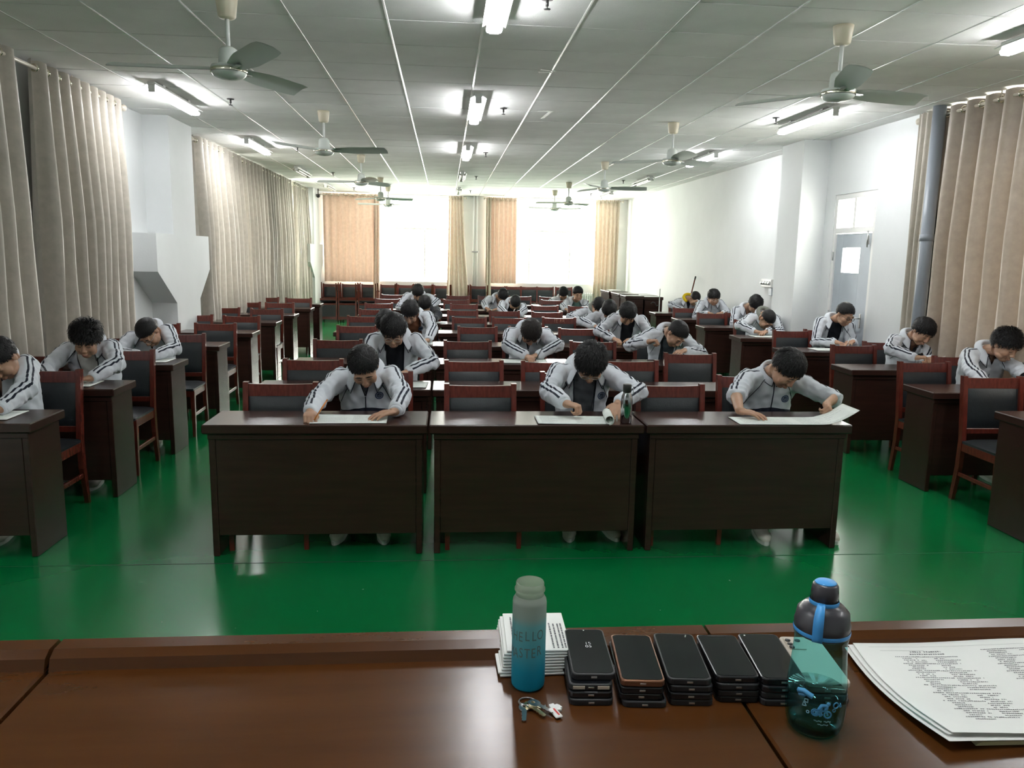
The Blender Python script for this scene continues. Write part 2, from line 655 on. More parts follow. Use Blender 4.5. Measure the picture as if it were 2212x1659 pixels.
window(1, 'x', WA[0], WA[1], SILL, HEAD, YB + .12, (-1.6, -0.53), 2.30, 'wide bright window behind the stacked chairs, half covered by a pink curtain')
window(2, 'x', WB_[0], WB_[1], SILL, HEAD, YB + .12, (2.15, 3.2), 2.30, 'wide bright window between two tied back curtains, beside the cabinets')
k = 3
for a, b in LW:
    window(k, 'y', a, b, .95, 2.75, XL - .07, ((2 * a + b) / 3, (a + 2 * b) / 3), 2.1, 'side window hidden behind the beige curtains, %s along the wall' % ORD[k - 3])
    k += 1
window(k, 'y', RW[0][0], RW[0][1], .95, 2.75, XRR + .07, (4.5, 5.9), 2.1, 'side window hidden behind the tan curtains by the grey pipe')

# grey door with transom light
dr = empty('door_1', (XR, 0, 0))
dr['kind'] = 'structure'
dr['label'] = 'pale grey door with a small square glass and a two pane light above'
m = MB()
x0 = 0.02
m.box((x0 + .05, DOOR[0] + .03, 1.235), (.12, .06, 2.47)).box((x0 + .05, DOOR[1] - .03, 1.235), (.12, .06, 2.47))
m.box((x0 + .05, (DOOR[0] + DOOR[1]) / 2, 2.44), (.12, .82, .06)).box((x0 + .05, (DOOR[0] + DOOR[1]) / 2, 2.05), (.12, .82, .06))
m.box((x0 + .05, (DOOR[0] + DOOR[1]) / 2 + .02, 2.245), (.1, .05, .33))
m.build('door_frame', 'frame_white', dr)
for a, b in ((8.42, 8.81), (8.88, 9.24)):
    MB().box((x0 + .06, (a + b) / 2, 2.245), (.006, b - a, .33)).build('transom_pane', 'window_glass', dr)
m = MB()
g0, g1, gz0, gz1 = 8.68, 9.08, 1.56, 1.85
m.box((x0 + .03, (8.42 + g0) / 2, 1.01), (.04, g0 - 8.42, 2.0), .003).box((x0 + .03, (g1 + 9.24) / 2, 1.01), (.04, 9.24 - g1, 2.0), .003)
m.box((x0 + .03, (g0 + g1) / 2, (.01 + gz0) / 2), (.04, g1 - g0, gz0 - .01)).box((x0 + .03, (g0 + g1) / 2, (gz1 + 2.01) / 2), (.04, g1 - g0, 2.01 - gz1))
leaf = m.build('door_leaf', 'doorgrey', dr)
MB().box((x0 + .03, (g0 + g1) / 2, (gz0 + gz1) / 2), (.006, g1 - g0, gz1 - gz0)).build('door_pane', 'window_glass', leaf)
m = MB()
m.tube([(-.01, 8.5, 1.06), (-.05, 8.5, 1.06), (-.055, 8.6, 1.06)], .01, 8).box((0, 8.5, 1.03), (.01, .035, .16), .003)
m.build('door_handle', 'steel', leaf)
m = MB()
m.tube([(-.02, 8.45, 1.85), (-.02, 8.45, 2.03)], .008, 8).box((-.012, 8.45, 1.93), (.01, .04, .1), .002)
m.build('door_bolt', 'steel', leaf)
for z in (.3, 1.0, 1.7):
    MB().tube([(0, 9.25, z), (0, 9.25, z + .1)], .009, 8).build('hinge', 'steel', leaf)

# pillars
COLX = -3.04


def pillar_left(dy, label):
    m = MB()
    pr = [(9.25, 1.855), (8.70, 1.855), (8.70, 1.45), (9.26, 1.085), (9.26, 0), (10.12, 0), (10.12, 1.09), (10.57, 1.44), (10.57, 1.855), (10.06, 1.855), (10.06, ZC), (9.25, ZC)]
    k = len(pr)
    vs = [(XL, y + dy, z) for y, z in pr] + [(COLX, y + dy, z) for y, z in pr]
    fs = [tuple(range(k))[::-1], tuple(range(k, 2 * k))] + [(i, (i + 1) % k, k + (i + 1) % k, k + i) for i in range(k)]
    m.add(vs, fs)
    bm = bmesh.new()
    me = m.mesh('pillar')
    bm.from_mesh(me)
    bmesh.ops.recalc_face_normals(bm, faces=bm.faces)
    bmesh.ops.triangulate(bm, faces=[f for f in bm.faces if len(f.verts) > 4])
    bm.to_mesh(me)
    bm.free()
    o = link('pillar', me, 'wall')
    tag(o, label, None, None, 'structure')


pillar_left(0, 'white pillar with a tapered bracket between the beige curtains')
pillar_left(9.6, 'white pillar with a tapered bracket in the far corner by the pink curtain')
o = struct('pillar', MB().box(((4.33 + XR) / 2, 9.845, ZC / 2), (XR - 4.33, 0.63, ZC)), 'wall', 'square white pillar beside the grey door')

# ceiling: backing, bars and lay-in panels
ce = struct('ceiling', MB().box(((XL + XR) / 2, (YF + YB) / 2, ZC + .06), (XR - XL + 1.2, YB - YF + .6, .06)), 'plenum', 'suspended ceiling of grey square panels')
GX0, GY0, G = -0.968, 5.269, 0.6
tile_me = MB().box((0, 0, 0), (0.590, 0.588, 0.014), 0.002).mesh('ceiling_tile')
tile_me.materials.append(MATS['tile'])
xs = [GX0 + G * i for i in range(-5, 12)]
ys = [GY0 + G * j for j in range(-14, 26)]
cells = []
for i in range(len(xs) - 1):
    for j in range(len(ys) - 1):
        x0, x1, y0, y1 = max(xs[i], XL), min(xs[i] + G, XRR if ys[j] < 7.4 else XR), max(ys[j], YF), min(ys[j] + G, YB)
        if x1 - x0 > .03 and y1 - y0 > .03:
            cells.append((x0, x1, y0, y1))


def seen(c):
    v = cam.matrix_world.inverted() @ Vector(((c[0] + c[1]) / 2, (c[2] + c[3]) / 2, ZC))
    if v.z > -0.1:
        return None
    u, w = 1696.03 * v.x / -v.z, 1696.03 * v.y / -v.z
    return -v.z if abs(u) < 1180 and abs(w) < 900 else None


vis = sorted([(seen(c), c) for c in cells if seen(c) is not None])[:300]
single = set(c for _, c in vis)
rest = MB()
rng = random.Random(3)
for c in cells:
    cx, cyy, sx, sy = (c[0] + c[1]) / 2, (c[2] + c[3]) / 2, c[1] - c[0], c[3] - c[2]
    if c in single:
        o = link('ceiling_tile', tile_me, None, ce, (cx, cyy, ZC + .007 + rng.uniform(0, .002)))
        o.scale = (sx / G, sy / G, 1)
        o.rotation_euler = (rng.uniform(-.003, .003), rng.uniform(-.003, .003), 0)
    else:
        rest.box((cx, cyy, ZC + .007), (sx - .01, sy - .012, .014))
o = rest.build('ceiling_panels', 'tile', ce)
o['kind'] = 'stuff'
for x in xs[1:]:
    if XL + .05 < x < XR - .05:
        MB().box((x, (YF + YB) / 2, ZC + .004), (.014, YB - YF, .012), .002).build('ceiling_bar', 'gridbar', ce)

# ================================================================ desks
DESKS = {}


def desk_proto(w):
    root = empty('conference_desk')
    d = 0.40
    MB().box((0, d / 2, TOPZ - .026), (w, d, .052), .006).build('desk_top', 'deskwood', root)
    for s in (-1, 1):
        MB().box((s * (w / 2 - .045), d / 2 + .005, .354), (.035, d - .05, .708), .004).build('side_panel', 'deskwood', root)
    MB().box((0, .045, .415), (w - .125, .022, .586), .003).build('front_panel', 'deskwood', root)
    MB().box((0, .235, .60), (w - .125, .30, .016), .002).build('shelf', 'deskwood', root)
    m = MB().box((0, .03, .69), (w - .05, .018, .03), .002)
    m.build('edge_strip', 'deskwood', root)
    return root


CROWS = [4.27, 5.41, 6.70, 8.05, 9.35, 10.60, 11.90, 13.15, 14.60]
LROWS = [4.30, 5.38, 6.55, 7.87, 9.12, 10.50, 11.76, 13.10, 14.25]
RROWS = [4.30, 5.37, 6.50, 7.80, 9.13, 10.50, 11.80, 13.10]
p_c, p_s = desk_proto(1.215), desk_proto(1.05)
used = set()
DN = ['left', 'middle', 'right']


def place_desk(proto, x, y, rz, label, group):
    o = proto if proto.name not in used else copy_tree(proto)
    used.add(proto.name)
    o.location = (x, y, 0)
    o.rotation_euler = (0, 0, rz)
    tag(o, label, 'desk', group)
    return o


rng = random.Random(11)
for r, y in enumerate(CROWS):
    for c, x in enumerate((-0.705, 0.522, 1.752)):
        if r == 0:
            lb = 'dark brown wooden desk facing the teacher, %s one of the front middle row' % DN[c]
        else:
            lb = 'dark brown desk, %s one of the %s middle row from the front' % (DN[c], ORD[r])
        place_desk(p_c, x + (0 if r == 0 else rng.uniform(-.02, .02)), y + (0 if r == 0 else rng.uniform(-.015, .015)), 0 if r == 0 else rng.uniform(-.01, .01), lb, 'desks of the middle block')
for r, y in enumerate(LROWS):
    place_desk(p_s, -2.725 + rng.uniform(-.015, .015), y, rng.uniform(-.012, .012), 'dark brown desk of the %s row beside the beige curtained wall' % ORD[r], 'desks along the beige curtains')
for r, y in enumerate(RROWS):
    place_desk(p_s, 4.075 + rng.uniform(-.02, .02), y, rng.uniform(-.012, .012), 'dark brown desk of the %s row on the door side' % ORD[r], 'desks on the door side')

# ================================================================ chairs


def chair_proto():
    root = empty('dining_chair')
    W, sd = 0.455, 0.43
    hw = W / 2 - .019
    for s in (-1, 1):
        # rear leg runs up into the back post, leaning back
        pts = [(s * hw, .245, 0), (s * hw, .205, .25), (s * hw, .20, .45), (s * hw, .222, .65), (s * hw, .255, .905)]
        m = MB()
        vs, fs = [], []
        for (x, y, z) in pts:
            wx, wy = (.016, .021) if z > .02 else (.013, .017)
            vs += [(x - wx, y - wy, z), (x + wx, y - wy, z), (x + wx, y + wy, z), (x - wx, y + wy, z)]
        for i in range(len(pts) - 1):
            for j in range(4):
                fs.append((4 * i + j, 4 * i + (j + 1) % 4, 4 * i + 4 + (j + 1) % 4, 4 * i + 4 + j))
        fs += [(3, 2, 1, 0), tuple(4 * (len(pts) - 1) + j for j in range(4))]
        m.add(vs, fs)
        m.build('leg', 'chairwood', root)
        m = MB()
        vs = []
        for z, w in ((0, .013), (.42, .019)):
            vs += [(s * hw - w, -.195 - w, z), (s * hw + w, -.195 - w, z), (s * hw + w, -.195 + w, z), (s * hw - w, -.195 + w, z)]
        m.add(vs, [(3, 2, 1, 0), (4, 5, 6, 7)] + [(j, (j + 1) % 4, 4 + (j + 1) % 4, 4 + j) for j in range(4)])
        m.build('leg', 'chairwood', root)
        MB().box((s * hw, .0, .20), (.018, .40, .03), .003).build('stretcher', 'chairwood', root)
    m = MB()
    m.box((0, -.20, .40), (W - .05, .022, .06), .003)
    for s in (-1, 1):
        m.box((s * hw, 0, .40), (.022, .38, .06), .003)
    m.box((0, .19, .40), (W - .05, .022, .05), .003)
    m.build('seat_frame', 'chairwood', root)
    # cushion: rounded slab
    m = MB()
    n = 8
    vs, fs = [], []
    for i in range(n + 1):
        for j in range(n + 1):
            u, v = i / n * 2 - 1, j / n * 2 - 1
            z = .468 - .022 * max(abs(u) ** 6, abs(v) ** 6) + .006 * (1 - u * u) * (1 - v * v)
            vs.append((u * (W / 2 - .004), -.012 + v * (sd / 2 - .005), z))
    for i in range(n):
        for j in range(n):
            a = i * (n + 1) + j
            fs.append((a, a + n + 1, a + n + 2, a + 1))
    m.add(vs, fs, True)
    m.box((0, -.012, .437), (W - .012, sd - .014, .02), .004)
    m.build('seat', 'leather', root)
    # padded back
    m = MB()
    vs, fs = [], []
    iw = hw - .017
    for side in (0, 1):
        for i in range(n + 1):
            for j in range(n + 1):
                u, v = i / n * 2 - 1, j / n
                z = .535 + v * .282
                yb = .205 + (z - .5) * .118
                bulge = .018 * (1 - abs(u) ** 5) * (1 - abs(2 * v - 1) ** 5)
                vs.append((u * iw, yb - (bulge + .004) if side == 0 else yb + .012, z))
    q = (n + 1) ** 2
    for i in range(n):
        for j in range(n):
            a = i * (n + 1) + j
            fs.append((a, a + n + 1, a + n + 2, a + 1))
            fs.append((q + a, q + a + 1, q + a + n + 2, q + a + n + 1))
    m.add(vs, fs, True)
    m.build('backrest', 'leather', root)
    # rails
    m = MB()
    vs, fs = [], []
    k = 10
    for i in range(k + 1):
        u = i / k * 2 - 1
        x = u * (hw - .014)
        cv = .012 * (1 - u * u)
        zt = .893 - .006 * (1 - u * u)
        for (dy, z) in ((-.012, .817), (-.013, zt), (.011, zt), (.011, .817)):
            vs.append((x, .212 + (z - .5) * .118 + dy + cv, z))
    for i in range(k):
        for j in range(4):
            fs.append((4 * i + j, 4 * i + 4 + j, 4 * i + 4 + (j + 1) % 4, 4 * i + (j + 1) % 4))
    fs += [(0, 1, 2, 3), tuple(4 * k + j for j in (3, 2, 1, 0))]
    m.add(vs, fs)
    m.build('top_rail', 'chairwood', root)
    MB().box((0, .208, .515), (2 * hw - .03, .02, .04), .003).build('lower_rail', 'chairwood', root)
    return root


CH = chair_proto()
CH_used = [False]


def place_chair(x, yb, label, group, rz=0.0, rot=None, z=0.0, scale=1.0):
    """x, yb: where the top of the backrest stands"""
    o = copy_tree(CH) if CH_used[0] else CH
    CH_used[0] = True
    if rot is None:
        off = Matrix.Rotation(rz, 3, 'Z') @ Vector((0, .255, 0))
        o.location = (x - off.x, yb - off.y, z)
        o.rotation_euler = (0, 0, rz)
    else:
        o.location = (x, yb, z)
        o.rotation_euler = rot
    o.scale = (scale,) * 3
    tag(o, label, 'chair', group)
    return o


rng = random.Random(5)
# middle block: seat x positions and back positions per row (occupied chairs stand further back)
MID = [
    [(-1.0, 4.85), (-.44, 5.32), (.22, 4.82), (.88, 5.34), (1.43, 4.84), (2.10, 5.24)],
    [(-.98, 5.93), (-.40, 6.44), (.22, 5.91), (.80, 5.90), (1.44, 5.98), (2.07, 6.46)],
    [(-.98, 7.30), (-.45, 7.74), (.21, 7.28), (.79, 7.76), (1.40, 7.34), (2.12, 7.76)],
    [(-.96, 8.72), (-.36, 9.10), (.36, 8.74), (.93, 8.78), (1.48, 8.67), (2.05, 9.12)],
    [(-1.01, 10.05), (-.40, 10.0), (.31, 10.06), (.82, 10.06), (1.48, 10.16), (2.10, 10.36)],
    [(-.99, 11.27), (-.29, 11.62), (.25, 11.31), (.85, 11.3), (1.45, 11.15), (2.17, 11.63)],
    [(-1.05, 12.65), (-.43, 12.93), (.30, 12.69), (1.08, 12.93), (1.6, 12.6), (2.2, 12.6)],
    [(-1.0, 13.9), (-.4, 13.9), (.19, 13.89), (.95, 14.17), (1.95, 14.18), (2.38, 14.2)],
    [(-1.0, 15.3), (-.4, 15.3), (.25, 15.3), (.85, 15.32), (1.45, 15.3), (2.05, 15.3)],
]
for r, row in enumerate(MID):
    for i, (x, yb) in enumerate(row):
        place_chair(x, yb, 'dark red padded chair, %s seat from the left, %s middle row' % (ORD[i], ORD[r]),
                    'chairs of the middle block', rng.uniform(-.025, .025))
LCH = [[(-2.60, 5.32), (-3.06, 5.06)], [(-2.52, 6.40), (-3.06, 6.05)], [(-2.50, 7.68), (-3.05, 7.3)], [(-2.50, 8.82), (-3.07, 8.72)],
       [(-2.48, 9.86), (-3.07, 9.95)], [(-2.45, 11.10), (-3.07, 11.25)], [(-2.55, 12.45), (-3.07, 12.5)], [(-2.5, 13.75), (-3.07, 13.86)]]
for r, row in enumerate(LCH):
    for i, (x, yb) in enumerate(row):
        place_chair(x, yb, 'dark red padded chair, %s, %s row along the beige curtains' % (('aisle seat', 'window seat')[i], ORD[r]),
                    'chairs along the beige curtains', rng.uniform(-.03, .03))
RCH = [[(3.90, 5.24), (4.42, 5.0)], [(3.88, 6.02), (4.43, 6.42)], [(3.92, 7.22), (4.42, 7.55)], [(3.96, 8.68), (4.40, 8.84)],
       [(4.05, 10.16)], [(3.93, 11.35), (4.42, 11.52)], [(3.9, 12.5), (4.38, 12.84)], [(4.3, 14.14)]]
for r, row in enumerate(RCH):
    for i, (x, yb) in enumerate(row):
        place_chair(x, yb, 'dark red padded chair, %s, %s row on the door side' % (('aisle seat', 'wall seat')[i], ORD[r]),
                    'chairs on the door side', rng.uniform(-.03, .03))
# line of chairs along the back wall, some with an upturned chair hung on the seat
BX = [-2.82, -2.35, -1.87, -1.40, -0.97, -0.51, -0.06, 0.38, 0.86, 1.35, 1.72, 2.12, 2.54, 3.02]
for i, x in enumerate(BX):
    place_chair(x, 20.05, 'dark red padded chair in the line under the back windows, %s from the left' % ORD[i], 'chairs lined up under the back windows',
                rng.uniform(-.03, .03), z=0)
    if i < 9:
        place_chair(x - .03, 19.72, 'upturned dark red chair resting on the %s chair under the back windows' % ORD[i], 'upturned chairs under the back windows',
                    rot=(PI, 0, 0), z=.94)
# ================================================================ curtains
def curtain(name, p0, p1, ztop, zbot, folds, amp, material, label, group=None, seed=0, gather=None, rings=True, sweep=0.0, hem=0.0, lean=0.0):
    """eyelet curtain hung between p0 and p1 (x, y); gather=(g0, g1) narrows the bottom to that span of the width"""
    r = random.Random(seed)
    p0, p1 = Vector((p0[0], p0[1], 0)), Vector((p1[0], p1[1], 0))
    d = p1 - p0
    L = d.length
    d.normalize()
    nrm = Vector((-d.y, d.x, 0))
    nu, nv = folds * 12, 18
    ph = [r.uniform(-.5, .5) for _ in range(folds + 2)]
    am = [r.uniform(.75, 1.2) for _ in range(folds + 2)]
    drift = [r.uniform(-1, 1) for _ in range(folds + 2)]
    vs, fs = [], []
    for j in range(nv + 1):
        v = j / nv
        for i in range(nu + 1):
            u = i / nu
            k = u * folds
            ki = int(min(k, folds - 1))
            fr = k - ki
            sw = math.sin(2 * PI * k + 1.5 * v * ((1 - fr) * ph[ki] + fr * ph[ki + 1]))
            w = math.copysign(abs(sw) ** .8, sw)
            a = amp * ((1 - fr) * am[ki] + fr * am[ki + 1]) * (.62 + .55 * min(1, v * 2.5))
            w2 = .22 * math.sin(4 * PI * k + 3.0 * v * ((1 - fr) * drift[ki] + fr * drift[ki + 1])) * v + .12 * math.sin(6 * PI * k + 9 * v) * v
            uu = u
            if gather:
                g = v ** 1.6 if len(gather) < 3 else max(0, 1 - abs(v - gather[2]) / .7) ** 1.3
                uu = (1 - g) * u + g * (gather[0] + (gather[1] - gather[0]) * u)
            q = p0 + d * (L * uu + .35 * L / folds * ((1 - fr) * drift[ki] + fr * drift[ki + 1]) * v * .5)
            q = q + nrm * (a * (w + w2)) + nrm * (sweep * math.sin(PI * u) + lean) * v * v
            z = ztop + (zbot - ztop) * v + (hem * math.sin(5 * u) * v)
            if j == 0:
                z += .006 * math.cos(4 * PI * k)
            vs.append((q.x, q.y, z))
    for j in range(nv):
        for i in range(nu):
            a = j * (nu + 1) + i
            fs.append((a, a + 1, a + nu + 2, a + nu + 1))
    root = empty(name, (p0.x, p0.y, 0))
    c = MB().add([(x - p0.x, y - p0.y, z) for x, y, z in vs], fs, True).build('curtain_cloth', material, root)
    if rings:
        rm = MB().torus((0, 0, 0), .027, .006, d, 14, 6).mesh('eyelet')
        rm.materials.append(MATS['chrome'])
        for i in range(2 * folds):
            q = d * (L * (i + .5) / (2 * folds))
            q = q + nrm * 0
            link('eyelet', rm, None, root, (q.x, q.y, ztop - .055))
    tag(root, label, 'curtain', group)
    return root


def rod(x0, y0, x1, y1, z, label, ends=(1, 1)):
    root = empty('curtain_rod', (x0, y0, 0))
    dx, dy = x1 - x0, y1 - y0
    MB().tube([(0, 0, z), (dx, dy, z)], .014, 10).build('rod', 'rodpaint', root)
    L = math.hypot(dx, dy)
    for e, (a, b) in zip(ends, ((0, -1), (1, 1))):
        if e:
            q = Vector((dx * a, dy * a, z))
            t = Vector((dx / L * b, dy / L * b, 0))
            MB().tube([q, q + t * .02, q + t * .03, q + t * .055, q + t * .07], [.016, .016, .03, .034, .012], 12).build('finial', 'rodpaint', root)
    n = max(2, int(L / 1.3))
    for i in range(n):
        f = (i + .35) / n
        q = Vector((dx * f, dy * f, z))
        MB().tube([q + Vector((0, 0, .012)), q + Vector((0, 0, ZC - z - .004))], .006, 6).build('rod_hanger', 'rodpaint', root)
    tag(root, label, 'curtain rod')


CLX = -3.17
ZR = 3.055
rod(CLX, 3.6, CLX, 8.32, ZR, 'cream curtain rod on the side wall carrying the long pleated curtains before the bracketed pillar', (0, 1))
rod(CLX, 10.50, CLX, 16.9, ZR, 'cream curtain rod behind the bracketed pillar', (1, 0))
rod(CLX, 17.1, CLX, 18.75, ZR, 'short cream curtain rod near the far corner', (1, 1))
curtain('curtain', (CLX, 4.2), (CLX, 6.35), ZR + .055, .06, 9, .085, 'curtain_beige', 'long beige pleated curtain at the picture edge, nearest the teacher', 'beige side curtains', 1)
curtain('curtain', (CLX, 6.62), (CLX, 8.26), ZR + .055, .06, 9, .085, 'curtain_beige', 'long beige pleated curtain just before the bracketed pillar', 'beige side curtains', 2, sweep=.05)
curtain('curtain', (CLX, 10.56), (CLX, 12.75), ZR + .055, .05, 9, .085, 'curtain_beige', 'beige pleated curtain just behind the bracketed pillar', 'beige side curtains', 3)
curtain('curtain', (CLX, 12.85), (CLX, 16.75), ZR + .055, .05, 17, .08, 'curtain_beige', 'wide beige pleated curtain in the middle of the far side wall', 'beige side curtains', 4)
curtain('curtain', (CLX, 17.15), (CLX, 18.7), ZR + .055, .05, 9, .075, 'curtain_beige', 'pale bright pleated curtain nearest the far corner', 'beige side curtains', 5)
# door side: curtain, grey pipe, curtains
CRX = 4.63
rod(CRX, 2.5, CRX, 7.62, ZR + .005, 'cream curtain rod above the tan curtains by the grey pipe', (0, 1))
curtain('curtain', (CRX - .03, 7.36), (CRX - .03, 7.62), ZR + .062, .05, 3, .025, 'curtain_beige', 'narrow pale curtain strip between the grey pipe and the door wall', 'tan curtains on the door side', 6, rings=False)
curtain('curtain', (CRX + .01, 4.9), (CRX + .01, 7.30), ZR + .062, .06, 10, .08, 'curtain_tan', 'long tan pleated curtain beside the grey pipe', 'tan curtains on the door side', 7, sweep=-.05)
curtain('curtain', (CRX, 2.7), (CRX, 4.8), ZR + .062, .06, 9, .08, 'curtain_tan', 'long tan pleated curtain nearest the teacher on the door side', 'tan curtains on the door side', 8)
pp = empty('drain_pipe', (4.58, 7.27, 0))
MB().tube([(0, 0, 0), (0, 0, ZC)], .058, 20).build('pipe', 'pipe', pp)
for z in (.6, 1.9):
    MB().tube([(0, 0, z), (0, 0, z + .06)], .064, 20).build('pipe_collar', 'pipe', pp)
tag(pp, 'thick grey vertical pipe standing beside the tan curtains', 'pipe')
# back wall curtains
YCU = YB - .12
rod(-3.12, YCU, .46, YCU, 3.075, 'curtain rod above the window behind the stacked chairs', (0, 1))
rod(1.02, YCU, 4.46, YCU, 3.075, 'curtain rod above the window beside the cabinets', (1, 1))
curtain('curtain', (-3.02, YCU), (-1.64, YCU), 3.11, .95, 8, .035, 'curtain_pink', 'broad pink curtain drawn across the back window in the far corner', 'pink curtains at the back windows', 9)
curtain('curtain', (-1.78, YCU - .05), (-1.62, YCU - .05), 3.10, .55, 2, .03, 'curtain_pink', 'thin cream curtain edge hanging beside the broad pink curtain', 'pink curtains at the back windows', 10, rings=False, lean=-.34)
curtain('curtain', (.08, YCU - .06), (.44, YCU - .06), 3.11, .58, 5, .045, 'curtain_cream', 'gathered beige curtain bunched on the chairs before the wall pipes', 'pink curtains at the back windows', 11, gather=(-.15, 1.45), lean=-.34, hem=.03)
curtain('curtain', (1.03, YCU - .04), (1.80, YCU - .04), 3.10, .97, 7, .04, 'curtain_pink', 'pink curtain hanging beside the wall pipes', 'pink curtains at the back windows', 12)
curtain('curtain', (1.01, YCU - .10), (1.14, YCU - .10), 3.08, .62, 2, .03, 'curtain_cream', 'narrow beige curtain edge falling over the chairs by the wall pipes', 'pink curtains at the back windows', 13, rings=False, lean=-.30)
curtain('curtain', (3.80, YCU - .04), (4.42, YCU - .04), 3.10, .5, 6, .045, 'curtain_cream', 'beige pink curtain hanging above the cabinets in the corner', 'pink curtains at the back windows', 14)
wp = empty('wall_pipe', (.74, YB - .06, 0))
MB().tube([(-.03, 0, 0), (-.03, 0, ZC)], .022, 10).tube([(.05, 0, 0), (.05, 0, ZC)], .022, 10).build('pipe_pair', 'wall', wp)
MB().box((.01, -.012, 1.75), (.18, .03, .04), .004).build('pipe_clip', 'steel', wp)
tag(wp, 'pair of thin heating pipes on the wall between the back windows', 'pipe')


def radiator(x0, x1, label):
    root = empty('radiator', (x0, YB - .09, 0))
    n = int((x1 - x0) / .06)
    me = MB().box((0, 0, .5), (.045, .07, .62), .012).mesh('radiator_fin')
    me.materials.append(MATS['white_paint'])
    for i in range(n):
        link('radiator_fin', me, None, root, (.03 + i * .06, 0, -.06))
    for z in (.2, .68):
        MB().tube([(0, 0, z), (x1 - x0, 0, z)], .02, 8).build('radiator_pipe', 'white_paint', root)
    tag(root, label, 'radiator')


radiator(2.2, 4.2, 'white ribbed radiator under the window beside the cabinets')

# ================================================================ ceiling fans


def fan_proto():
    root = empty('ceiling_fan')
    MB().lathe([(.045, 0), (.062, -.003), (.06, -.03), (.05, -.105), (.04, -.115), (.012, -.118)], n=20).build('canopy', 'cream', root)
    MB().tube([(0, 0, -.10), (0, 0, -.29)], .012, 10).build('down_rod', 'white_paint', root)
    MB().lathe([(.012, -.27), (.03, -.272), (.05, -.285), (.056, -.31), (.058, -.375), (.07, -.38)], n=20, cap=False).build('motor_cover', 'fan_paint', root)
    MB().lathe([(.02, -.372), (.098, -.378), (.104, -.39), (.104, -.40)], n=28).build('motor_top', 'fan_paint', root)
    MB().lathe([(.106, -.396), (.108, -.404), (.106, -.414)], n=28, cap=False).build('trim_ring', 'chrome', root)
    MB().lathe([(.1, -.41), (.1, -.42), (.085, -.438), (.05, -.45), (.012, -.453), (.001, -.456)], n=28).build('motor_bowl', 'fan_paint', root)
    for i in range(3):
        a = 2 * PI * i / 3
        R = Matrix.Rotation(a, 3, 'Z')
        m = MB()
        vs, fs = [], []
        n = 8
        for j in range(n + 1):
            t = j / n
            r = .10 + .555 * t
            w = (.045 + .03 * min(1, t * 3)) if t < .97 else .066
            tilt = -.30
            for k, s in enumerate((-1, -.33, .33, 1)):
                y = s * w
                z = -.397 + math.sin(tilt) * y - .010 * (1 - s * s) * -1
                vs.append(R @ Vector((r + (.012 if (s > 0 and t == 1) else 0), y * math.cos(tilt), z)))
        for j in range(n):
            for k in range(3):
                q = j * 4 + k
                fs.append((q, q + 4, q + 5, q + 1))
        k0 = len(vs)
        vs2 = [v + Vector((0, 0, .003)) for v in vs]
        fs2 = [tuple(i_ + k0 for i_ in f[::-1]) for f in fs]
        m.add(vs + vs2, fs + fs2, True)
        b = m.build('blade', 'fan_paint', root)
        m = MB()
        m.box(R @ Vector((.125, 0, -.399)), (.11, .03, .006), .001, rot=Matrix.Rotation(a, 3, 'Z'))
        m.build('blade_bracket', 'steel', b)
    return root


FP = fan_proto()
first = True
for side, x, ang in (('on the curtain side', -1.27, (-58, -10, -68, 20, 70)), ('on the door side', 2.45, (13, 31, -5, 40, 80))):
    for i, y in enumerate((4.97, 8.65, 12.35, 15.95, 18.0)):
        o = FP if first else copy_tree(FP)
        first = False
        o.location = (x, y, ZC)
        o.rotation_euler = (0, 0, math.radians(ang[i]))
        tag(o, 'white three blade ceiling fan, %s in the row %s' % (ORD[i], side), 'ceiling fan', 'ceiling fans')

# ================================================================ tube lamps


def lamp(x, y, on, label):
    root = empty('tube_lamp', (x, y, 0))
    z = ZC
    m = MB().box((0, 0, z - .034), (.07, 1.22, .028), .004)
    for s in (-1, 1):
        m.box((s * .052, 0, z - .050), (.048, 1.22, .004), rot=Matrix.Rotation(s * .5, 3, 'Y'))
    m.build('lamp_channel', 'white_paint', root)
    MB().box((0, .35, z - .010), (.05, .06, .02)).box((0, -.35, z - .010), (.05, .06, .02)).build('lamp_bracket', 'white_paint', root)
    MB().box((0, -.60, z - .075), (.06, .018, .06), .004).box((0, .60, z - .075), (.06, .018, .06), .004).build('lamp_holder', 'white_paint', root)
    for s in (-1, 1):
        t = MB().tube([(s * .033, -.59, z - .085), (s * .033, .59, z - .085)], .016, 10, cap=False).build('lamp_tube', 'tube_on' if on else 'tube_off', root)
    tag(root, label, 'ceiling lamp', 'ceiling tube lamps')


LY = (1.1, 4.5, 7.96, 11.25, 14.65, 18.0)
for nm, x, on in (('over the middle aisle', .29, (1, 1, 1, 1, 0, 0)), ('on the curtain side', -2.54, (1, 0, 1, 1, 0, 0)), ('on the door side', 3.62, (1, 1, 1, 1, 0, 0))):
    for i, y in enumerate(LY):
        if x < 0 and i == 1:
            continue
        lamp(x, y, on[i], '%s twin tube ceiling lamp, %s in the line %s' % ('glowing' if on[i] else 'unlit', ORD[i], nm))

# ================================================================ sprinklers, camera, switch box


def sprinkler_proto():
    root = empty('sprinkler')
    MB().lathe([(.002, .002), (.036, 0), (.034, -.006), (.01, -.008)], n=14).build('rose', 'black_metal', root)
    MB().tube([(0, 0, -.006), (0, 0, -.04)], .009, 8).tube([(0, 0, -.04), (0, 0, -.055)], .004, 6).lathe([(.002, -.055), (.02, -.056), (.018, -.06), (.002, -.061)], n=12).build('head', 'black_metal', root)
    return root


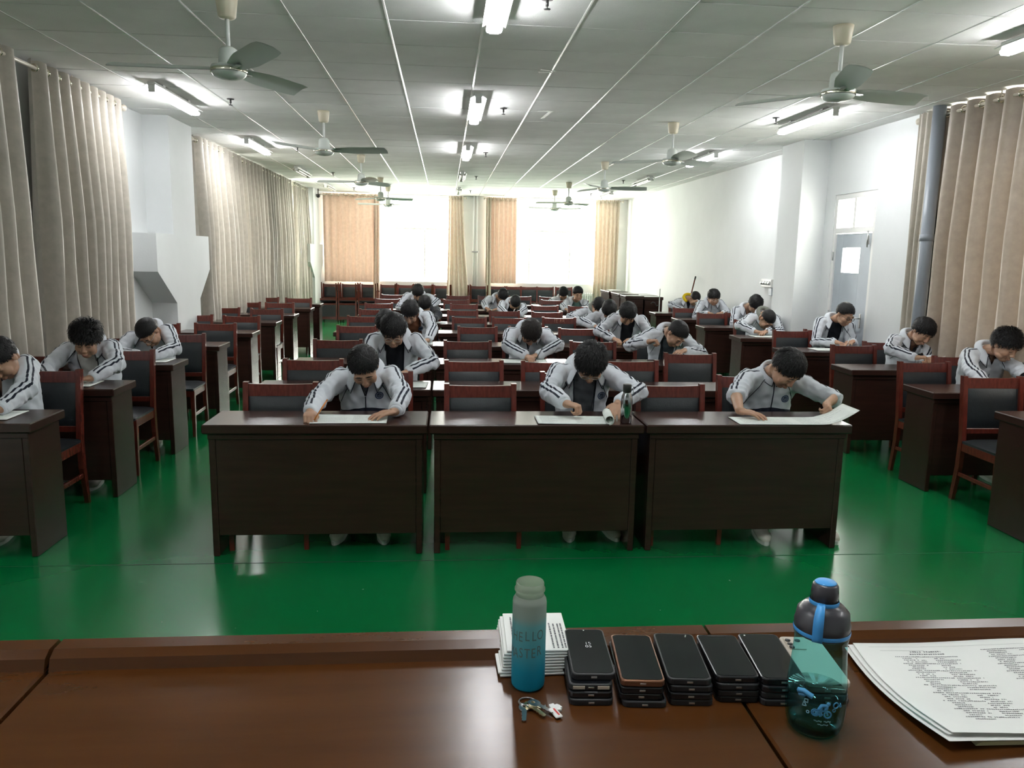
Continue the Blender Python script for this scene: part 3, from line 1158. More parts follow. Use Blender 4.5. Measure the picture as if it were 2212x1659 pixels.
SP = sprinkler_proto()
first = True
for nm, x in (('on the curtain side', -2.08), ('near the middle lamps', .57), ('on the door side', 3.38)):
    for i, y in enumerate((4.72, 8.15, 11.65, 15.2, 18.6)):
        if i == 0 and x != .57:
            continue
        o = SP if first else copy_tree(SP)
        first = False
        o.location = (x, y, ZC)
        tag(o, 'small dark ceiling sprinkler, %s in the line %s' % (ORD[i], nm), 'sprinkler', 'ceiling sprinklers')
root = empty('security_camera', (-2.98, 19.2, 2.98))
MB().lathe([(.05, .03), (.05, 0), (.042, -.03), (.02, -.05), (.002, -.053)], n=16).build('dome', 'black_metal', root)
MB().tube([(0, 0, .03), (0, 0, ZC - 2.98)], .012, 8).build('mount', 'black_metal', root)
tag(root, 'small black dome camera in the far ceiling corner by the pink curtain', 'camera')
root = empty('switch_box', (XR - .03, 11.05, 1.36))
MB().box((0, 0, 0), (.06, .36, .12), .008).build('box', 'frame_white', root)
for i in range(4):
    MB().tube([(-.03, -.13 + i * .087, .0), (-.055, -.13 + i * .087, .0)], [.028, .022], 12).build('switch_knob', 'steel', root)
MB().box((.012, -.1, -.12), (.03, .1, .11), .004).build('socket_plate', 'doorgrey', root)
tag(root, 'small white box with four round knobs on the wall behind the pillar', 'switch box')

# ================================================================ cabinets, mop handle, stand in the far corner


def cabinet(x, y, w, d, h, label):
    root = empty('wooden_cabinet', (x, y, 0))
    MB().box((0, 0, h / 2 - .03), (w - .03, d - .03, h - .06), .004).build('body', 'deskwood', root)
    MB().box((0, 0, h - .03), (w, d, .06), .006).build('cabinet_top', 'deskwood', root)
    MB().box((0, -d / 2 + .01, h - .16), (w - .06, .014, .12), .003).build('drawer_front', 'deskwood', root)
    MB().box((0, -d / 2 + .01, (h - .26) / 2), (w - .06, .014, h - .32), .003).build('door', 'deskwood', root)
    tag(root, label, 'cabinet', 'wooden cabinets in the far corner')


cabinet(3.63, 15.15, .37, .5, .955, 'dark wooden cabinet in the corner cluster, in front by the gap')
cabinet(4.01, 15.18, .38, .5, .94, 'dark wooden cabinet in the corner cluster, in front nearest the wall')
cabinet(3.64, 15.85, .40, .8, .965, 'dark wooden cabinet in the corner cluster, second from the front')
cabinet(3.62, 16.75, .42, .9, .97, 'dark wooden cabinet at the rear of the corner cluster with papers on it')
cabinet(4.05, 15.95, .38, .9, .94, 'dark wooden cabinet behind the front one, against the wall')
o = MB()
for i in range(4):
    o.box((3.6, 16.7, .973 + i * .006), (.24 - .02 * i, .32 - .02 * i, .005), rot=Matrix.Rotation(.2 * i, 3, 'Z'))
tag(o.build('loose_papers', 'paper_white'), 'loose white papers lying on the rear corner cabinet', 'papers')
root = empty('mop_handle', (0, 0, 0))
MB().tube([(4.22, 13.95, .0), (4.60, 14.3, 1.33)], .013, 8).build('stick', 'chairwood', root)
MB().tube([(4.595, 14.295, 1.31), (4.61, 14.31, 1.36)], .016, 8).build('grip', 'black_metal', root)
tag(root, 'long brown mop handle leaning against the wall behind the student in yellow', 'mop')
root = empty('microphone_stand', (3.99, 14.45, 0))
MB().lathe([(.12, .0), (.12, .02), (.02, .03)], n=18).build('base', 'black_metal', root)
MB().tube([(0, 0, .02), (0, 0, 1.12)], .009, 8).build('pole', 'steel', root)
MB().tube([(0, 0, .82), (-.05, 0, .80), (-.09, 0, .86), (-.13, 0, .87), (-.16, 0, .84)], .008, 8).build('hook_arm', 'black_metal', root)
tag(root, 'thin metal stand with a curved arm beside the corner cabinets', 'stand')
# ================================================================ students
def V3(*a):
    return Vector(a if len(a) > 1 else a[0])


HEAD_BLOBS = [((0, .014, .036), (.0765, .094, .083)), ((0, -.022, -.022), (.0665, .074, .088))]


def head_radius(d):
    """distance from the head centre to the skull surface along unit d"""
    best = 0.03
    for c, r in HEAD_BLOBS:
        a = sum((d[i] / r[i]) ** 2 for i in range(3))
        b = -2 * sum(d[i] * c[i] / r[i] ** 2 for i in range(3))
        k = sum((c[i] / r[i]) ** 2 for i in range(3)) - 1
        q = b * b - 4 * a * k
        if q > 0:
            best = max(best, (-b + math.sqrt(q)) / (2 * a))
    return best


def ik(S, W, hint, l1=.285, l2=.25):
    S, W, hint = V3(S), V3(W), V3(hint)
    d = (W - S).length
    if d > (l1 + l2) * .985:
        k = d / ((l1 + l2) * .985)
        l1, l2 = l1 * k, l2 * k
    x = (l1 * l1 - l2 * l2 + d * d) / (2 * d)
    h = math.sqrt(max(0, l1 * l1 - x * x))
    t = (W - S).normalized()
    c = S + t * x
    o = hint - c
    o = o - t * o.dot(t)
    if o.length < 1e-4:
        o = V3(0, 0, -1)
    return c + o.normalized() * h


def add_hand(m, W, d, thumb_sgn, kind, n=V3(0, 0, -1)):
    d = V3(d).normalized()
    n = (n - d * n.dot(d)).normalized()
    t = n.cross(d) * thumb_sgn
    rot = Matrix((t, d, -n)).transposed()
    m.ball(W + d * .045, (.039, .05, .0165), 14, 8, rot=rot)
    m.ball(W + d * .03 + t * .02 - n * -.004, (.02, .032, .016), 10, 6, rot=rot)
    bends = {'flat': (8, 16, 14), 'write': (38, 62, 42), 'fist': (70, 80, 45)}[kind]
    spread = {'flat': 5, 'write': 1, 'fist': 0}[kind]
    for i in range(4):
        p = W + d * (.082 - .004 * abs(i - 1.2)) + t * (.0295 - .0198 * i)
        L = (.94, 1.05, .99, .8)[i]
        ang = 0
        dd = Quaternion(n, math.radians(-spread * (i - 1.3)) * thumb_sgn) @ d
        pts, rr = [p - dd * .02, p], [.0095, .0095]
        for b, l, r in zip(bends, (.043, .027, .021), (.0088, .0082, .0062)):
            ang += math.radians(b + (3 * i if kind != 'flat' else 0))
            p = p + (dd * math.cos(ang) + n * math.sin(ang)) * l * L
            pts.append(p.copy())
            rr.append(r)
        m.tube(pts, rr, 8)
    p = W + d * .022 + t * .028
    if kind == 'flat':
        q = [p, p + d * .028 + t * .022, p + d * .056 + t * .03 + n * .004]
    else:
        q = [p, p + d * .035 + t * .014 + n * .012, p + d * .066 + t * -.002 + n * .024]
    m.tube(q, [.0125, .0105, .0075], 8)


def sines(seed, n, lo, hi):
    r = np.random.default_rng(seed)
    k = r.normal(size=(n, 3))
    k /= np.linalg.norm(k, axis=1)[:, None]
    k *= r.uniform(lo, hi, n)[:, None]
    return k, r.uniform(0, 6.28, n)


def mesh_co(me):
    a = np.empty(len(me.vertices) * 3)
    me.vertices.foreach_get('co', a)
    return a.reshape(-1, 3)


def mesh_no(me):
    a = np.empty(len(me.vertices) * 3)
    me.vertices.foreach_get('normal', a)
    return a.reshape(-1, 3)


def make_trousers():
    m = MB()
    for s in (-1, 1):
        m.tube([(s * .085, .06, .53), (s * .095, -.05, .54), (s * .125, -.36, .535), (s * .13, -.43, .50), (s * .125, -.43, .40), (s * .12, -.40, .10)],
               [.085, .092, .076, .07, .066, .056], 12)
    m.ball((0, .03, .55), (.165, .13, .10), 14, 8)
    return evaluated(m.mesh('trousers'), [('REMESH', dict(mode='VOXEL', voxel_size=.016, use_smooth_shade=True)), ('SMOOTH', dict(iterations=4, factor=.5))])


def make_shoe():
    m = MB()
    m.tube([(0, .10, .05), (0, .04, .055), (0, -.05, .045), (0, -.12, .038), (0, -.165, .032)], [.036, .044, .043, .042, .022], 12, ell=(.8, 1.0))
    m.ball((0, .075, .085), (.038, .045, .04), 10, 6)
    s = MB()
    poly = [(math.cos(a) * (.041 if math.sin(a) < 0 else .037), -.03 + math.sin(a) * .145) for a in [2 * PI * i / 20 for i in range(20)]]
    s.prism(poly, 0, .024)
    return m.mesh('shoe'), s.mesh('shoe_sole')


TROUSERS = make_trousers()
TROUSERS.materials.append(MATS['navy'])
SHOE, SOLE = make_shoe()
SHOE.materials.append(MATS['shoe'])
SOLE.materials.append(MATS['sole'])
EMB = None


def make_person(key, pose, sp, seed):
    F, hc, sL, sR, eL, eR, wL, wR = pose
    hc, sL, sR, eL, eR, wL, wR = [V3(q) for q in (hc, sL, sR, eL, eR, wL, wR)]
    wL, wR = V3(sp.get('wL', wL)), V3(sp.get('wR', wR))
    eL, eR = V3(sp.get('eL', eL)), V3(sp.get('eR', eR))
    if hc.x > 3.9:
        lim = 4.52 if F > 7.5 else 4.56
        eR.x, wR.x = min(eR.x, lim), min(wR.x, lim - .12)
    hc = hc + V3(sp.get('dh', (0, 0, 0)))
    det = sp.get('det', 0)
    mid = (sL + sR) / 2 + V3(sp.get('ds', (0, 0, 0)))
    e = (sR - sL)
    e.y += sp.get('twist', 0)
    e.z *= .8
    e.normalize()
    P = V3(mid.x * .8 + hc.x * .2 + sp.get('px', 0), F + sp.get('py', .36), .53)
    N = mid + V3(0, .03, .035)
    # keep a human distance between neck base and head centre
    q = hc - N
    if q.length > .185:
        N = hc - q.normalized() * .185
    elif q.length < .15:
        N = hc - q.normalized() * .15
    u = (N - (P * .35 + N * .65 + V3(0, .0, 0))).normalized()
    f = e.cross(u) * -1
    if f.y > 0:
        f = -f
    f.normalize()
    SJ = [N - u * .055 - e * .158, N - u * .055 + e * .158]
    SJ[0].z, SJ[1].z = SJ[0].z * .6 + sL.z * .4 - .012, SJ[1].z * .6 + sR.z * .4 - .012
    EL = [ik(SJ[0], wL, eL), ik(SJ[1], wR, eR)]
    WR = [wL, wR]
    HD = [V3(sp.get('dL', (.35, -.8, -.05))).normalized(), V3(sp.get('dR', (-.7, -.6, -.05))).normalized()]
    HK = sp.get('hands', ('write', 'flat'))
    pit, yaw, rol = [math.radians(a) for a in sp.get('head', (50, 0, 0))]
    HR = Matrix.Rotation(yaw, 3, 'Z') @ Matrix.Rotation(pit, 3, 'X') @ Matrix.Rotation(rol, 3, 'Y')
    hs = sp.get('hs', 1.0)
    H = lambda p: hc + HR @ (V3(p) * hs)
    root = empty('person', (P.x, P.y, 0))
    inv = V3(-P.x, -P.y, 0)
    tag(root, sp['label'], 'person', 'students sitting the exam')

    # ---------------- body (skin)
    m = MB()
    for c, r in HEAD_BLOBS:
        m.ball(H(c), tuple(k * hs for k in r), 24, 16, rot=HR)
    B = lambda c, r: m.ball(H(c), tuple(k * hs for k in r), 12, 8, rot=HR)
    B((0, -.050, -.088), (.036, .036, .026))
    for s in (-1, 1):
        B((s * .040, -.058, -.030), (.030, .034, .034))
        B((s * .030, -.083, .022), (.030, .013, .010))
        B((s * .031, -.080, .001), (.017, .012, .010))
        B((s * .042, -.035, -.070), (.024, .040, .022))
        B((s * .0775, .012, -.004), (.009, .019, .031))
        B((s * .0125, -.103, -.036), (.009, .010, .008))
    m.tube([H((0, -.090, .018)), H((0, -.100, -.010)), H((0, -.112, -.034))], [.008 * hs, .010 * hs, .012 * hs], 8)
    B((0, -.094, -.062), (.021, .010, .006))
    B((0, -.092, -.073), (.018, .010, .006))
    nb = H((0, .030, -.055))
    m.tube([nb, nb * .5 + N * .5, N + u * .0, N - u * .08 - f * .01], [.052, .052, .056, .05], 14)
    m.tube([P + V3(0, .02, 0), P * .5 + N * .5 + V3(0, .075, .02), N - u * .07 - f * .02], [.07, .06, .05], 12)
    bare = sp.get('bare', 0)
    for i in (0, 1):
        m.tube([N - u * .07, SJ[i], EL[i], WR[i], WR[i] + HD[i] * .03], [.04, .042, .041 if bare else .034, .026, .024], 10)
        add_hand(m, WR[i], HD[i], -1 if i == 0 else 1, HK[i], V3(sp.get('nL' if i == 0 else 'nR', (0, 0, -1))))
    vox = (.0088, .0062, .0046)[det]
    me = evaluated(m.mesh('body'), [('REMESH', dict(mode='VOXEL', voxel_size=vox, use_smooth_shade=True)), ('SMOOTH', dict(iterations=(1, 2, 2)[det], factor=.5))])
    me.transform(Matrix.Translation(inv))
    me.polygons.foreach_set('use_smooth', [True] * len(me.polygons))
    body = link('body', me, 'skin', root)
    bvh = BVHTree.FromPolygons([v.co for v in me.vertices], [p.vertices for p in me.polygons])

    def on_face(x, z):
        o = H((x, -.25, z)) + inv
        hit = bvh.ray_cast(o, (HR @ V3(0, 1, 0)))
        return hit[0] if hit[0] is not None else H((x, -.09, z)) + inv
    fw = HR @ V3(0, -1, 0)
    if det >= 1 or sp.get('face'):
        for s in (-1, 1):
            pts = [on_face(s * x, z) + fw * .0015 for x, z in ((.014, .020), (.026, .0255), (.040, .0255), (.052, .019))]
            MB().tube(pts, [.0022, .0036, .0034, .0014], 6, ell=(1, .6)).build('eyebrow', 'hair', body)
            pts = [on_face(s * x, z) + fw * .0005 for x, z in ((.017, -.0035), (.026, -.0065), (.036, -.0068), (.046, -.003))]
            MB().tube(pts, [.0011, .0019, .0019, .001], 6).build('eyelash', 'hair', body)
        pts = [on_face(x, z) + fw * .0004 for x, z in ((-.021, -.067), (-.010, -.0675), (0, -.0685), (.010, -.0675), (.021, -.067))]
        MB().tube(pts, [.0016, .0038, .0042, .0038, .0016], 6).build('mouth', 'lip', body)
    if sp.get('glasses'):
        g = MB()
        gm = sp['glasses']
        fz = -.002
        for s in (-1, 1):
            ring = []
            for k in range(17):
                a = 2 * PI * k / 16
                x = .033 + .024 * math.cos(a)
                z = fz + .0165 * math.sin(a)
                ring.append(H((s * x, -.103, z)) + inv)
            g.tube(ring, .0016 if gm == 'thin' else .0026, 6)
            g.tube([H((s * .057, -.102, fz + .004)) + inv, H((s * .074, -.075, fz + .004)) + inv, H((s * .0785, .005, fz)) + inv], .0016, 6)
        g.tube([H((-.009, -.104, fz)) + inv, H((0, -.109, fz + .002)) + inv, H((.009, -.104, fz)) + inv], .0016, 6)
        g.build('glasses', 'steel' if gm == 'thin' else 'black_metal', root)

    # ---------------- hair
    hp = dict(front=.46, side=.02, back=-.50, th=.016, top=.012, spike=.010, fringe=0, clumps=(300, 1000, 2600)[det], len=.030)
    hp.update(sp.get('hair', {}))
    r = random.Random(seed)
    m = MB()
    na, ne = (40, 24) if det < 2 else (64, 36)
    kk, pp_ = sines(seed, 7, 18, 60)

    def hairline(az):
        a = abs(az) / PI        # 0 front .. 1 back
        if a < .5:
            w = max(0, min(1, (a - .12) / .34))
            return hp['front'] * (1 - w) + hp['side'] * w
        w = min(1, (a - .5) / .3)
        w = w * w * (3 - 2 * w)
        return hp['side'] * (1 - w) + hp['back'] * w

    def hair_r(d):
        az = math.atan2(d.x, -d.y)
        t = (d.z - hairline(az)) / .16
        t = max(0, min(1, t))
        t = t * t * (3 - 2 * t)
        x = np.array((d.x, d.y, d.z)) * .1
        nz = float(np.sin(kk @ x * 1.0 * 10 + pp_).mean())
        th = hp['th'] + hp['top'] * max(0, d.z) ** 1.5 + hp['spike'] * nz
        front = max(0, -d.y) * max(0, d.z + .2)
        th += hp['fringe'] * front
        return head_radius(d) + th * t - .012 * (1 - t), t
    vs, fs = [], []
    for i in range(ne + 1):
        el = PI / 2 - (PI * .86) * i / ne
        for j in range(na):
            az = 2 * PI * j / na
            d = V3(math.cos(el) * math.sin(az), -math.cos(el) * math.cos(az), math.sin(el))
            rr, t = hair_r(d)
            vs.append(H(d * rr) + inv)
    for i in range(ne):
        for j in range(na):
            fs.append((i * na + j, (i + 1) * na + j, (i + 1) * na + (j + 1) % na, i * na + (j + 1) % na))
    m.add(vs, fs, True)
    crown = V3(.15, .45, .88).normalized()
    cl_v, cl_f = [], []
    for _ in range(hp['clumps']):
        d = V3(r.gauss(0, 1), r.gauss(0, 1), r.gauss(0, 1) + .5).normalized()
        rr, t = hair_r(d)
        if t < .25:
            continue
        flow = d - crown
        flow = flow - d * flow.dot(d)
        if flow.length < .05:
            flow = V3(r.gauss(0, 1), r.gauss(0, 1), 0)
            flow = flow - d * flow.dot(d)
        flow.normalize()
        side = d.cross(flow)
        flow = (flow + side * r.uniform(-.5, .5)).normalized()
        L = hp['len'] * r.uniform(.6, 1.25)
        lift = r.uniform(.0, .16) + (hp.get('quiff', 0) * max(0, d.z - .3))
        a = d * (rr - .003)
        b = a + flow * L * .55 + d * L * lift
        c = a + flow * L + d * L * (lift * .9 - .14)
        w = r.uniform(.0016, .0036) * (1.5, 1.15, 1)[det]
        k0 = len(cl_v)
        for p, ww in ((a, w), (b, w * .8)):
            cl_v += [H(p - side * ww) + inv, H(p + side * ww) + inv, H(p + d * ww * .7) + inv]
        cl_v.append(H(c) + inv)
        cl_f += [(k0, k0 + 3, k0 + 5, k0 + 2), (k0 + 2, k0 + 5, k0 + 4, k0 + 1), (k0 + 3, k0 + 6, k0 + 5), (k0 + 5, k0 + 6, k0 + 4)]
    m.add(cl_v, cl_f, True)
    m.build('hair', sp.get('hairmat', 'hair'), root)

    # ---------------- jacket
    m = MB()
    vs, fs = [], []
    n = 20
    spine = []
    prof = [(0, .168, .125), (.14, .172, .128), (.3, .168, .122), (.48, .172, .118), (.64, .182, .116), (.78, .186, .108), (.88, .168, .092), (.95, .115, .075), (1.0, .074, .066)]
    hunch = sp.get('hunch', .05)
    for t, w, dp in prof:
        c = P * (1 - t) + N * t + V3(0, hunch * math.sin(PI * t), .02 * math.sin(PI * t))
        spine.append(c)
    for i, (t, w, dp) in enumerate(prof):
        tg = (spine[min(i + 1, len(spine) - 1)] - spine[max(i - 1, 0)]).normalized()
        ff = (f - tg * f.dot(tg)).normalized()
        ee = (e - tg * e.dot(tg)).normalized()
        for j in range(n):
            a = 2 * PI * j / n
            ca, sa = math.cos(a), math.sin(a)
            k = (abs(ca) ** 2.6 + abs(sa) ** 2.6) ** (-1 / 2.6)
            vs.append(spine[i] + ee * ca * w * k + ff * sa * dp * k)
    for i in range(len(prof) - 1):
        for j in range(n):
            fs.append((i * n + j, i * n + (j + 1) % n, (i + 1) * n + (j + 1) % n, (i + 1) * n + j))
    fs.append(tuple(range(n))[::-1])
    fs.append(tuple((len(prof) - 1) * n + j for j in range(n)))
    # make normals point out
    c0, c1, c2 = vs[fs[0][0]], vs[fs[0][1]], vs[fs[0][2]]
    if (c1 - c0).cross(c2 - c0).dot(c0 - spine[0]) < 0:
        fs = [x[::-1] for x in fs]
    m.add(vs, fs)
    fs_ = sp.get('sleeve', (1.0, 1.0))
    for i in (0, 1):
        s = -1 if i == 0 else 1
        m.tube([N - u * .05 + e * s * .03, SJ[i] - u * .002], [.062, .070], 12)
        m.ball(SJ[i], .074, 12, 8)
        end = EL[i] + (WR[i] - EL[i]) * (fs_[i] * .97)
        um = (SJ[i] + EL[i]) / 2
        pts, rad = [SJ[i], um, EL[i]], [.074, .064, .060]
        if fs_[i] > .5:
            fm = (EL[i] + end) / 2
            pts += [fm, EL[i] * .12 + end * .88, end]
            rad += [.054, .049, .040]
        else:
            pts += [end]
            rad += [.058]
        m.tube(pts, rad, 12)
        m.ball(EL[i], .0605, 12, 8)
    jv = (.013, .0105, .0085)[det]
    me = evaluated(m.mesh('jacket'), [('REMESH', dict(mode='VOXEL', voxel_size=jv, use_smooth_shade=True)), ('SMOOTH', dict(iterations=(2, 3, 4)[det], factor=.5))])
    co, no = mesh_co(me), mesh_no(me)
    # folds of the cloth
    k1, p1 = sines(seed + 50, 6, 25, 60)
    k2, p2 = sines(seed + 51, 5, 70, 130)
    dsp = .0035 * np.sin(co @ k1.T + p1).sum(1) / 2 + .0012 * np.sin(co @ k2.T + p2).sum(1)
    for i in (0, 1):
        ax = np.array(WR[i] - SJ[i])
        ax /= np.linalg.norm(ax)
        q = co - np.array(EL[i])
        dist = np.linalg.norm(q, axis=1)
        al = q @ ax
        per = q - al[:, None] * ax
        ang = np.arctan2(per @ np.array((0.2, .5, .8)), per @ np.array((1.0, .1, 0)))
        dsp += .0062 * np.exp(-(dist / .14) ** 2) * (.9 - 1.9 * np.abs(np.sin(al * 58 + .9 * np.sin(ang * 2 + seed) + seed)))
        q2 = co - np.array(SJ[i] - u * .08)
        d2 = np.linalg.norm(q2, axis=1)
        dsp += .0035 * np.exp(-(d2 / .12) ** 2) * np.sin((q2 @ np.array(u * .7 + e * (1 if i else -1) * .7)) * 100 + seed)
    k3, p3 = sines(seed + 52, 4, 30, 75)
    dsp += .0034 * (1 - 2.2 * np.abs(np.sin((co @ k3.T + p3) * .5 + 1.2 * np.sin(co @ k1[:4].T)))).sum(1) / 4
    co = co + no * dsp[:, None]
    co[:, 2] = np.where((co[:, 2] < TOPZ + .004) & (co[:, 2] > TOPZ - .09) & (co[:, 1] < F + .01), TOPZ + .004, co[:, 2])
    me.vertices.foreach_set('co', co.ravel())
    me.update()
    jb = BVHTree.FromPolygons([v.co for v in me.vertices], [p.vertices for p in me.polygons])

    def chest(a, b):
        """point on the jacket front at lateral a, height b below the neck base"""
        o = N + e * a + u * b + f * .5
        hit = jb.ray_cast(o, -f)
        return (hit[0], hit[1]) if hit[0] is not None and hit[3] < .62 else (None, None)
    jm = sp.get('jacket', 'jacket')
    w0, apex, w1 = sp.get('open', (.045, -.14, 0.0))     # half width at the neck, end height, half width there
    # cut the front opening
    bm = bmesh.new()
    bm.from_mesh(me)
    slope = (w0 - w1) / -apex if apex else 0
    for s in (-1, 1):
        # line a = s*(w0 + slope*b)
        pn = (e * s - u * slope).normalized()
        pc = N + e * s * w0
        bmesh.ops.bisect_plane(bm, geom=bm.verts[:] + bm.edges[:] + bm.faces[:], plane_co=pc, plane_no=pn, dist=1e-5)
    if w1 > 0:
        bmesh.ops.bisect_plane(bm, geom=bm.verts[:] + bm.edges[:] + bm.faces[:], plane_co=N + u * apex, plane_no=u, dist=1e-5)
    inside = []
    for fc in bm.faces:
        q = fc.calc_center_median() - N
        a, b, c = q.dot(e), q.dot(u), q.dot(f)
        if c > .0 and b > apex and abs(a) < w0 + slope * b and b < .2 and c > .02:
            inside.append(fc)
    # the shirt seen in the opening
    if inside:
        bm2 = bm.copy()
        idx = set(fc.index for fc in inside)
        bm.faces.index_update()
        idx = set(fc.index for fc in inside)
        bm2.faces.ensure_lookup_table()
        kill = [fc for fc in bm2.faces if fc.index not in idx]
        bmesh.ops.delete(bm2, geom=kill, context='FACES')
        left, isl = set(bm2.faces), []
        while left:
            st = [left.pop()]
            one = list(st)
            while st:
                fc = st.pop()
                for ed in fc.edges:
                    for g_ in ed.link_faces:
                        if g_ in left:
                            left.discard(g_)
                            st.append(g_)
                            one.append(g_)
            isl.append(one)
        isl.sort(key=len)
        for one in isl[:-1]:
            bmesh.ops.delete(bm2, geom=one, context='FACES')
        bm2.normal_update()
        for v in bm2.verts:
            v.co -= v.normal * .009
        sme = bpy.data.meshes.new('shirt')
        bm2.to_mesh(sme)
        bm2.free()
        sme.transform(Matrix.Translation(inv))
        sme.polygons.foreach_set('use_smooth', [True] * len(sme.polygons))
        link('shirt', sme, sp.get('shirt', 'tee_black'), root)
        bmesh.ops.delete(bm, geom=inside, context='FACES')
    bm.to_mesh(me)
    bm.free()
    # stripe field
    co = mesh_co(me)
    best = np.full(len(co), .2)
    bd = np.full(len(co), 9.0)
    for i in (0, 1):
        s = -1 if i == 0 else 1
        oU = (e * s * .75 + V3(0, -.30, .75))
        oF = V3(e.x * s * .25, -.62, .75)
        end = EL[i] + (WR[i] - EL[i]) * fs_[i]

        def out(o, t):
            return (o - t * o.dot(t)).normalized()
        tU, tF = (EL[i] - SJ[i]).normalized(), (WR[i] - EL[i]).normalized()
        nU, nF = out(oU, tU), out(oF, tF)
        nS = (V3(0, -.15, 1) + e * s * .3).normalized()
        pth = [(N + e * s * .055 + u * .01 + f * -.01, nS), (SJ[i] + nS * .062 - e * s * .03, nS), (SJ[i] + (nS + nU).normalized() * .07 + tU * .02, (nS + nU).normalized()),
               ((SJ[i] + EL[i]) / 2 + nU * .062, nU), (EL[i] + (nU + nF).normalized() * .06, (nU + nF).normalized())]
        if fs_[i] > .5:
            pth += [((EL[i] + end) / 2 + nF * .052, nF), (end - tF * .045 + nF * .045, nF)]
        for (pa, na_), (pb, nb_) in zip(pth[:-1], pth[1:]):
            pa, pb = np.array(pa), np.array(pb)
            T = pb - pa
            L = np.linalg.norm(T)
            T /= L
            t = np.clip((co - pa) @ T, -.004, L + .004)
            q = co - pa - t[:, None] * T
            nn = np.array((na_ + nb_).normalized())
            nn -= T * (nn @ T)
            nn /= np.linalg.norm(nn)
            bb = np.cross(T, nn)
            lat, nor = q @ bb, q @ nn
            along = np.abs(q @ T)
            dist = np.linalg.norm(q, axis=1)
            ok = (nor > -.06) & (dist < .10) & (along < .02) & (dist < bd)
            best[ok] = np.abs(lat[ok])
            bd[ok] = dist[ok]
    fld = np.zeros((len(co), 3))
    fld[:, 0] = best
    q = co - np.array(N)
    b_, a_ = q @ np.array(u), q @ np.array(e)
    zz = co[:, 2]
    armd = np.minimum(*[np.minimum(np.linalg.norm(co - np.array(EL[i]), axis=1), np.linalg.norm(co - np.array((EL[i] + WR[i]) / 2), axis=1)) for i in (0, 1)])
    hemz = sp.get('hem', -.33)
    fld[:, 1] = np.where(armd < .10, .1, b_ - (hemz + .035 * np.cos(np.clip(a_ / .17, -1.5, 1.5) * 1.5)))
    at_ = me.attributes.new('fld', 'FLOAT_VECTOR', 'POINT')
    at_.data.foreach_set('vector', fld.astype(np.float32).ravel())
    me.transform(Matrix.Translation(inv))
    me.polygons.foreach_set('use_smooth', [True] * len(me.polygons))
    me.materials.clear()
    jk = link('jacket', me, jm, root)
    if jm == 'jacket_dark':
        line = 'navy_line'
    line = 'navy_line'
    # zip edges, zip below the opening, raglan piping

    def run(ab, rad, name, material=line, lift=.0015):
        pts = []
        for a, b in ab:
            p, nn = chest(a, b)
            if p is not None and (p - N).dot(f) < .165 and (not pts or (p + inv - pts[-1]).length < .06):
                pts.append(p + nn * lift + inv)
            elif len(pts) > 2:
                break
        if len(pts) > 2:
            MB().tube(pts, rad, 6, smooth=True).build(name, material, jk)
    nb_ = 14
    for s in (-1, 1):
        run([(s * (w0 + slope * b), b) for b in [apex * (k + 1.5) / (nb_ + 1) for k in range(nb_)]], .0034, 'zip_edge')
        run([(s * (.062 + .105 * k / 9), -.035 - .20 * (k / 9) ** 1.35) for k in range(10)], .0022, 'piping')
    if w1 == 0:
        run([(0, apex - .30 * k / 12) for k in range(13)], .0036, 'zipper')
    # badge on the chest
    if sp.get('badge', True):
        bc = sp.get('badge_at', (.085, -.165))
        R = .027 if det else .028
        for nm, ro, material, lift in (('badge', R, 'badge_blue', .002), ('badge_ring', R * .72, 'badge_pale', .0026), ('badge_centre', R * .62, 'badge_navy', .0032)):
            vs, fs = [], []
            okay = True
            for ri in range(3):
                for k in range(16):
                    a = 2 * PI * k / 16
                    p, nn = chest(bc[0] + ro * (ri / 2 + .001) * math.cos(a), bc[1] + ro * (ri / 2 + .001) * math.sin(a))
                    if p is None or (p - N).dot(f) > .165:
                        okay = False
                        break
                    vs.append(p + nn * lift + inv)
                if not okay:
                    break
            if okay:
                for ri in range(2):
                    for k in range(16):
                        fs.append((ri * 16 + k, ri * 16 + (k + 1) % 16, (ri + 1) * 16 + (k + 1) % 16, (ri + 1) * 16 + k))
                MB().add(vs, fs, True).build(nm, material, jk)
        if det == 2:
            pts = [(-.012, .004), (-.004, -.010), (.012, -.002), (.006, .009), (-.004, .002), (.004, -.004)]
            run([(bc[0] + x, bc[1] + y) for x, y in pts], .0014, 'badge_sign', 'badge_pale', .0042)
    # collar
    ax = (u * .65 + (hc - N).normalized() * .35).normalized()
    ce_ = e
    cf = (f - ax * f.dot(ax)).normalized()
    style = sp.get('collar', 'fold')
    vs, fs = [], []
    K = 24
    gap = {'fold': 148, 'stand': 172, 'wide': 140}[style]
    for k in range(K + 1):
        s = k / K * 2 - 1
        a = math.radians(gap) * s
        dirn = ce_ * math.sin(a) - cf * math.cos(a)
        q = abs(s) ** 2.2
        hf = .052 - .050 * q
        base = N + ax * .004 + cf * .004
        rf = .071 + .006 * q
        inner = base + dirn * (rf - .008) + ax * (hf - .045)
        fold = base + dirn * rf + ax * hf
        if style == 'stand':
            o1 = base + dirn * (rf + .012) + ax * (hf - .03)
            o2 = base + dirn * (rf + .018) + ax * (hf - .055)
        else:
            ex = .030 if style == 'fold' else .045
            o1 = base + dirn * (rf + .020) + ax * (hf - .018)
            o2 = base + dirn * (rf + .046 + ex * q) + ax * (hf - .038 - .030 * q) + cf * .03 * q
        for p in (inner, fold, o1, o2):
            vs.append(p + inv)
    for k in range(K):
        for j in range(3):
            w = k * 4 + j
            fs.append((w, w + 1, w + 5, w + 4))
    cme = MB().add(vs, fs, True).mesh('collar')
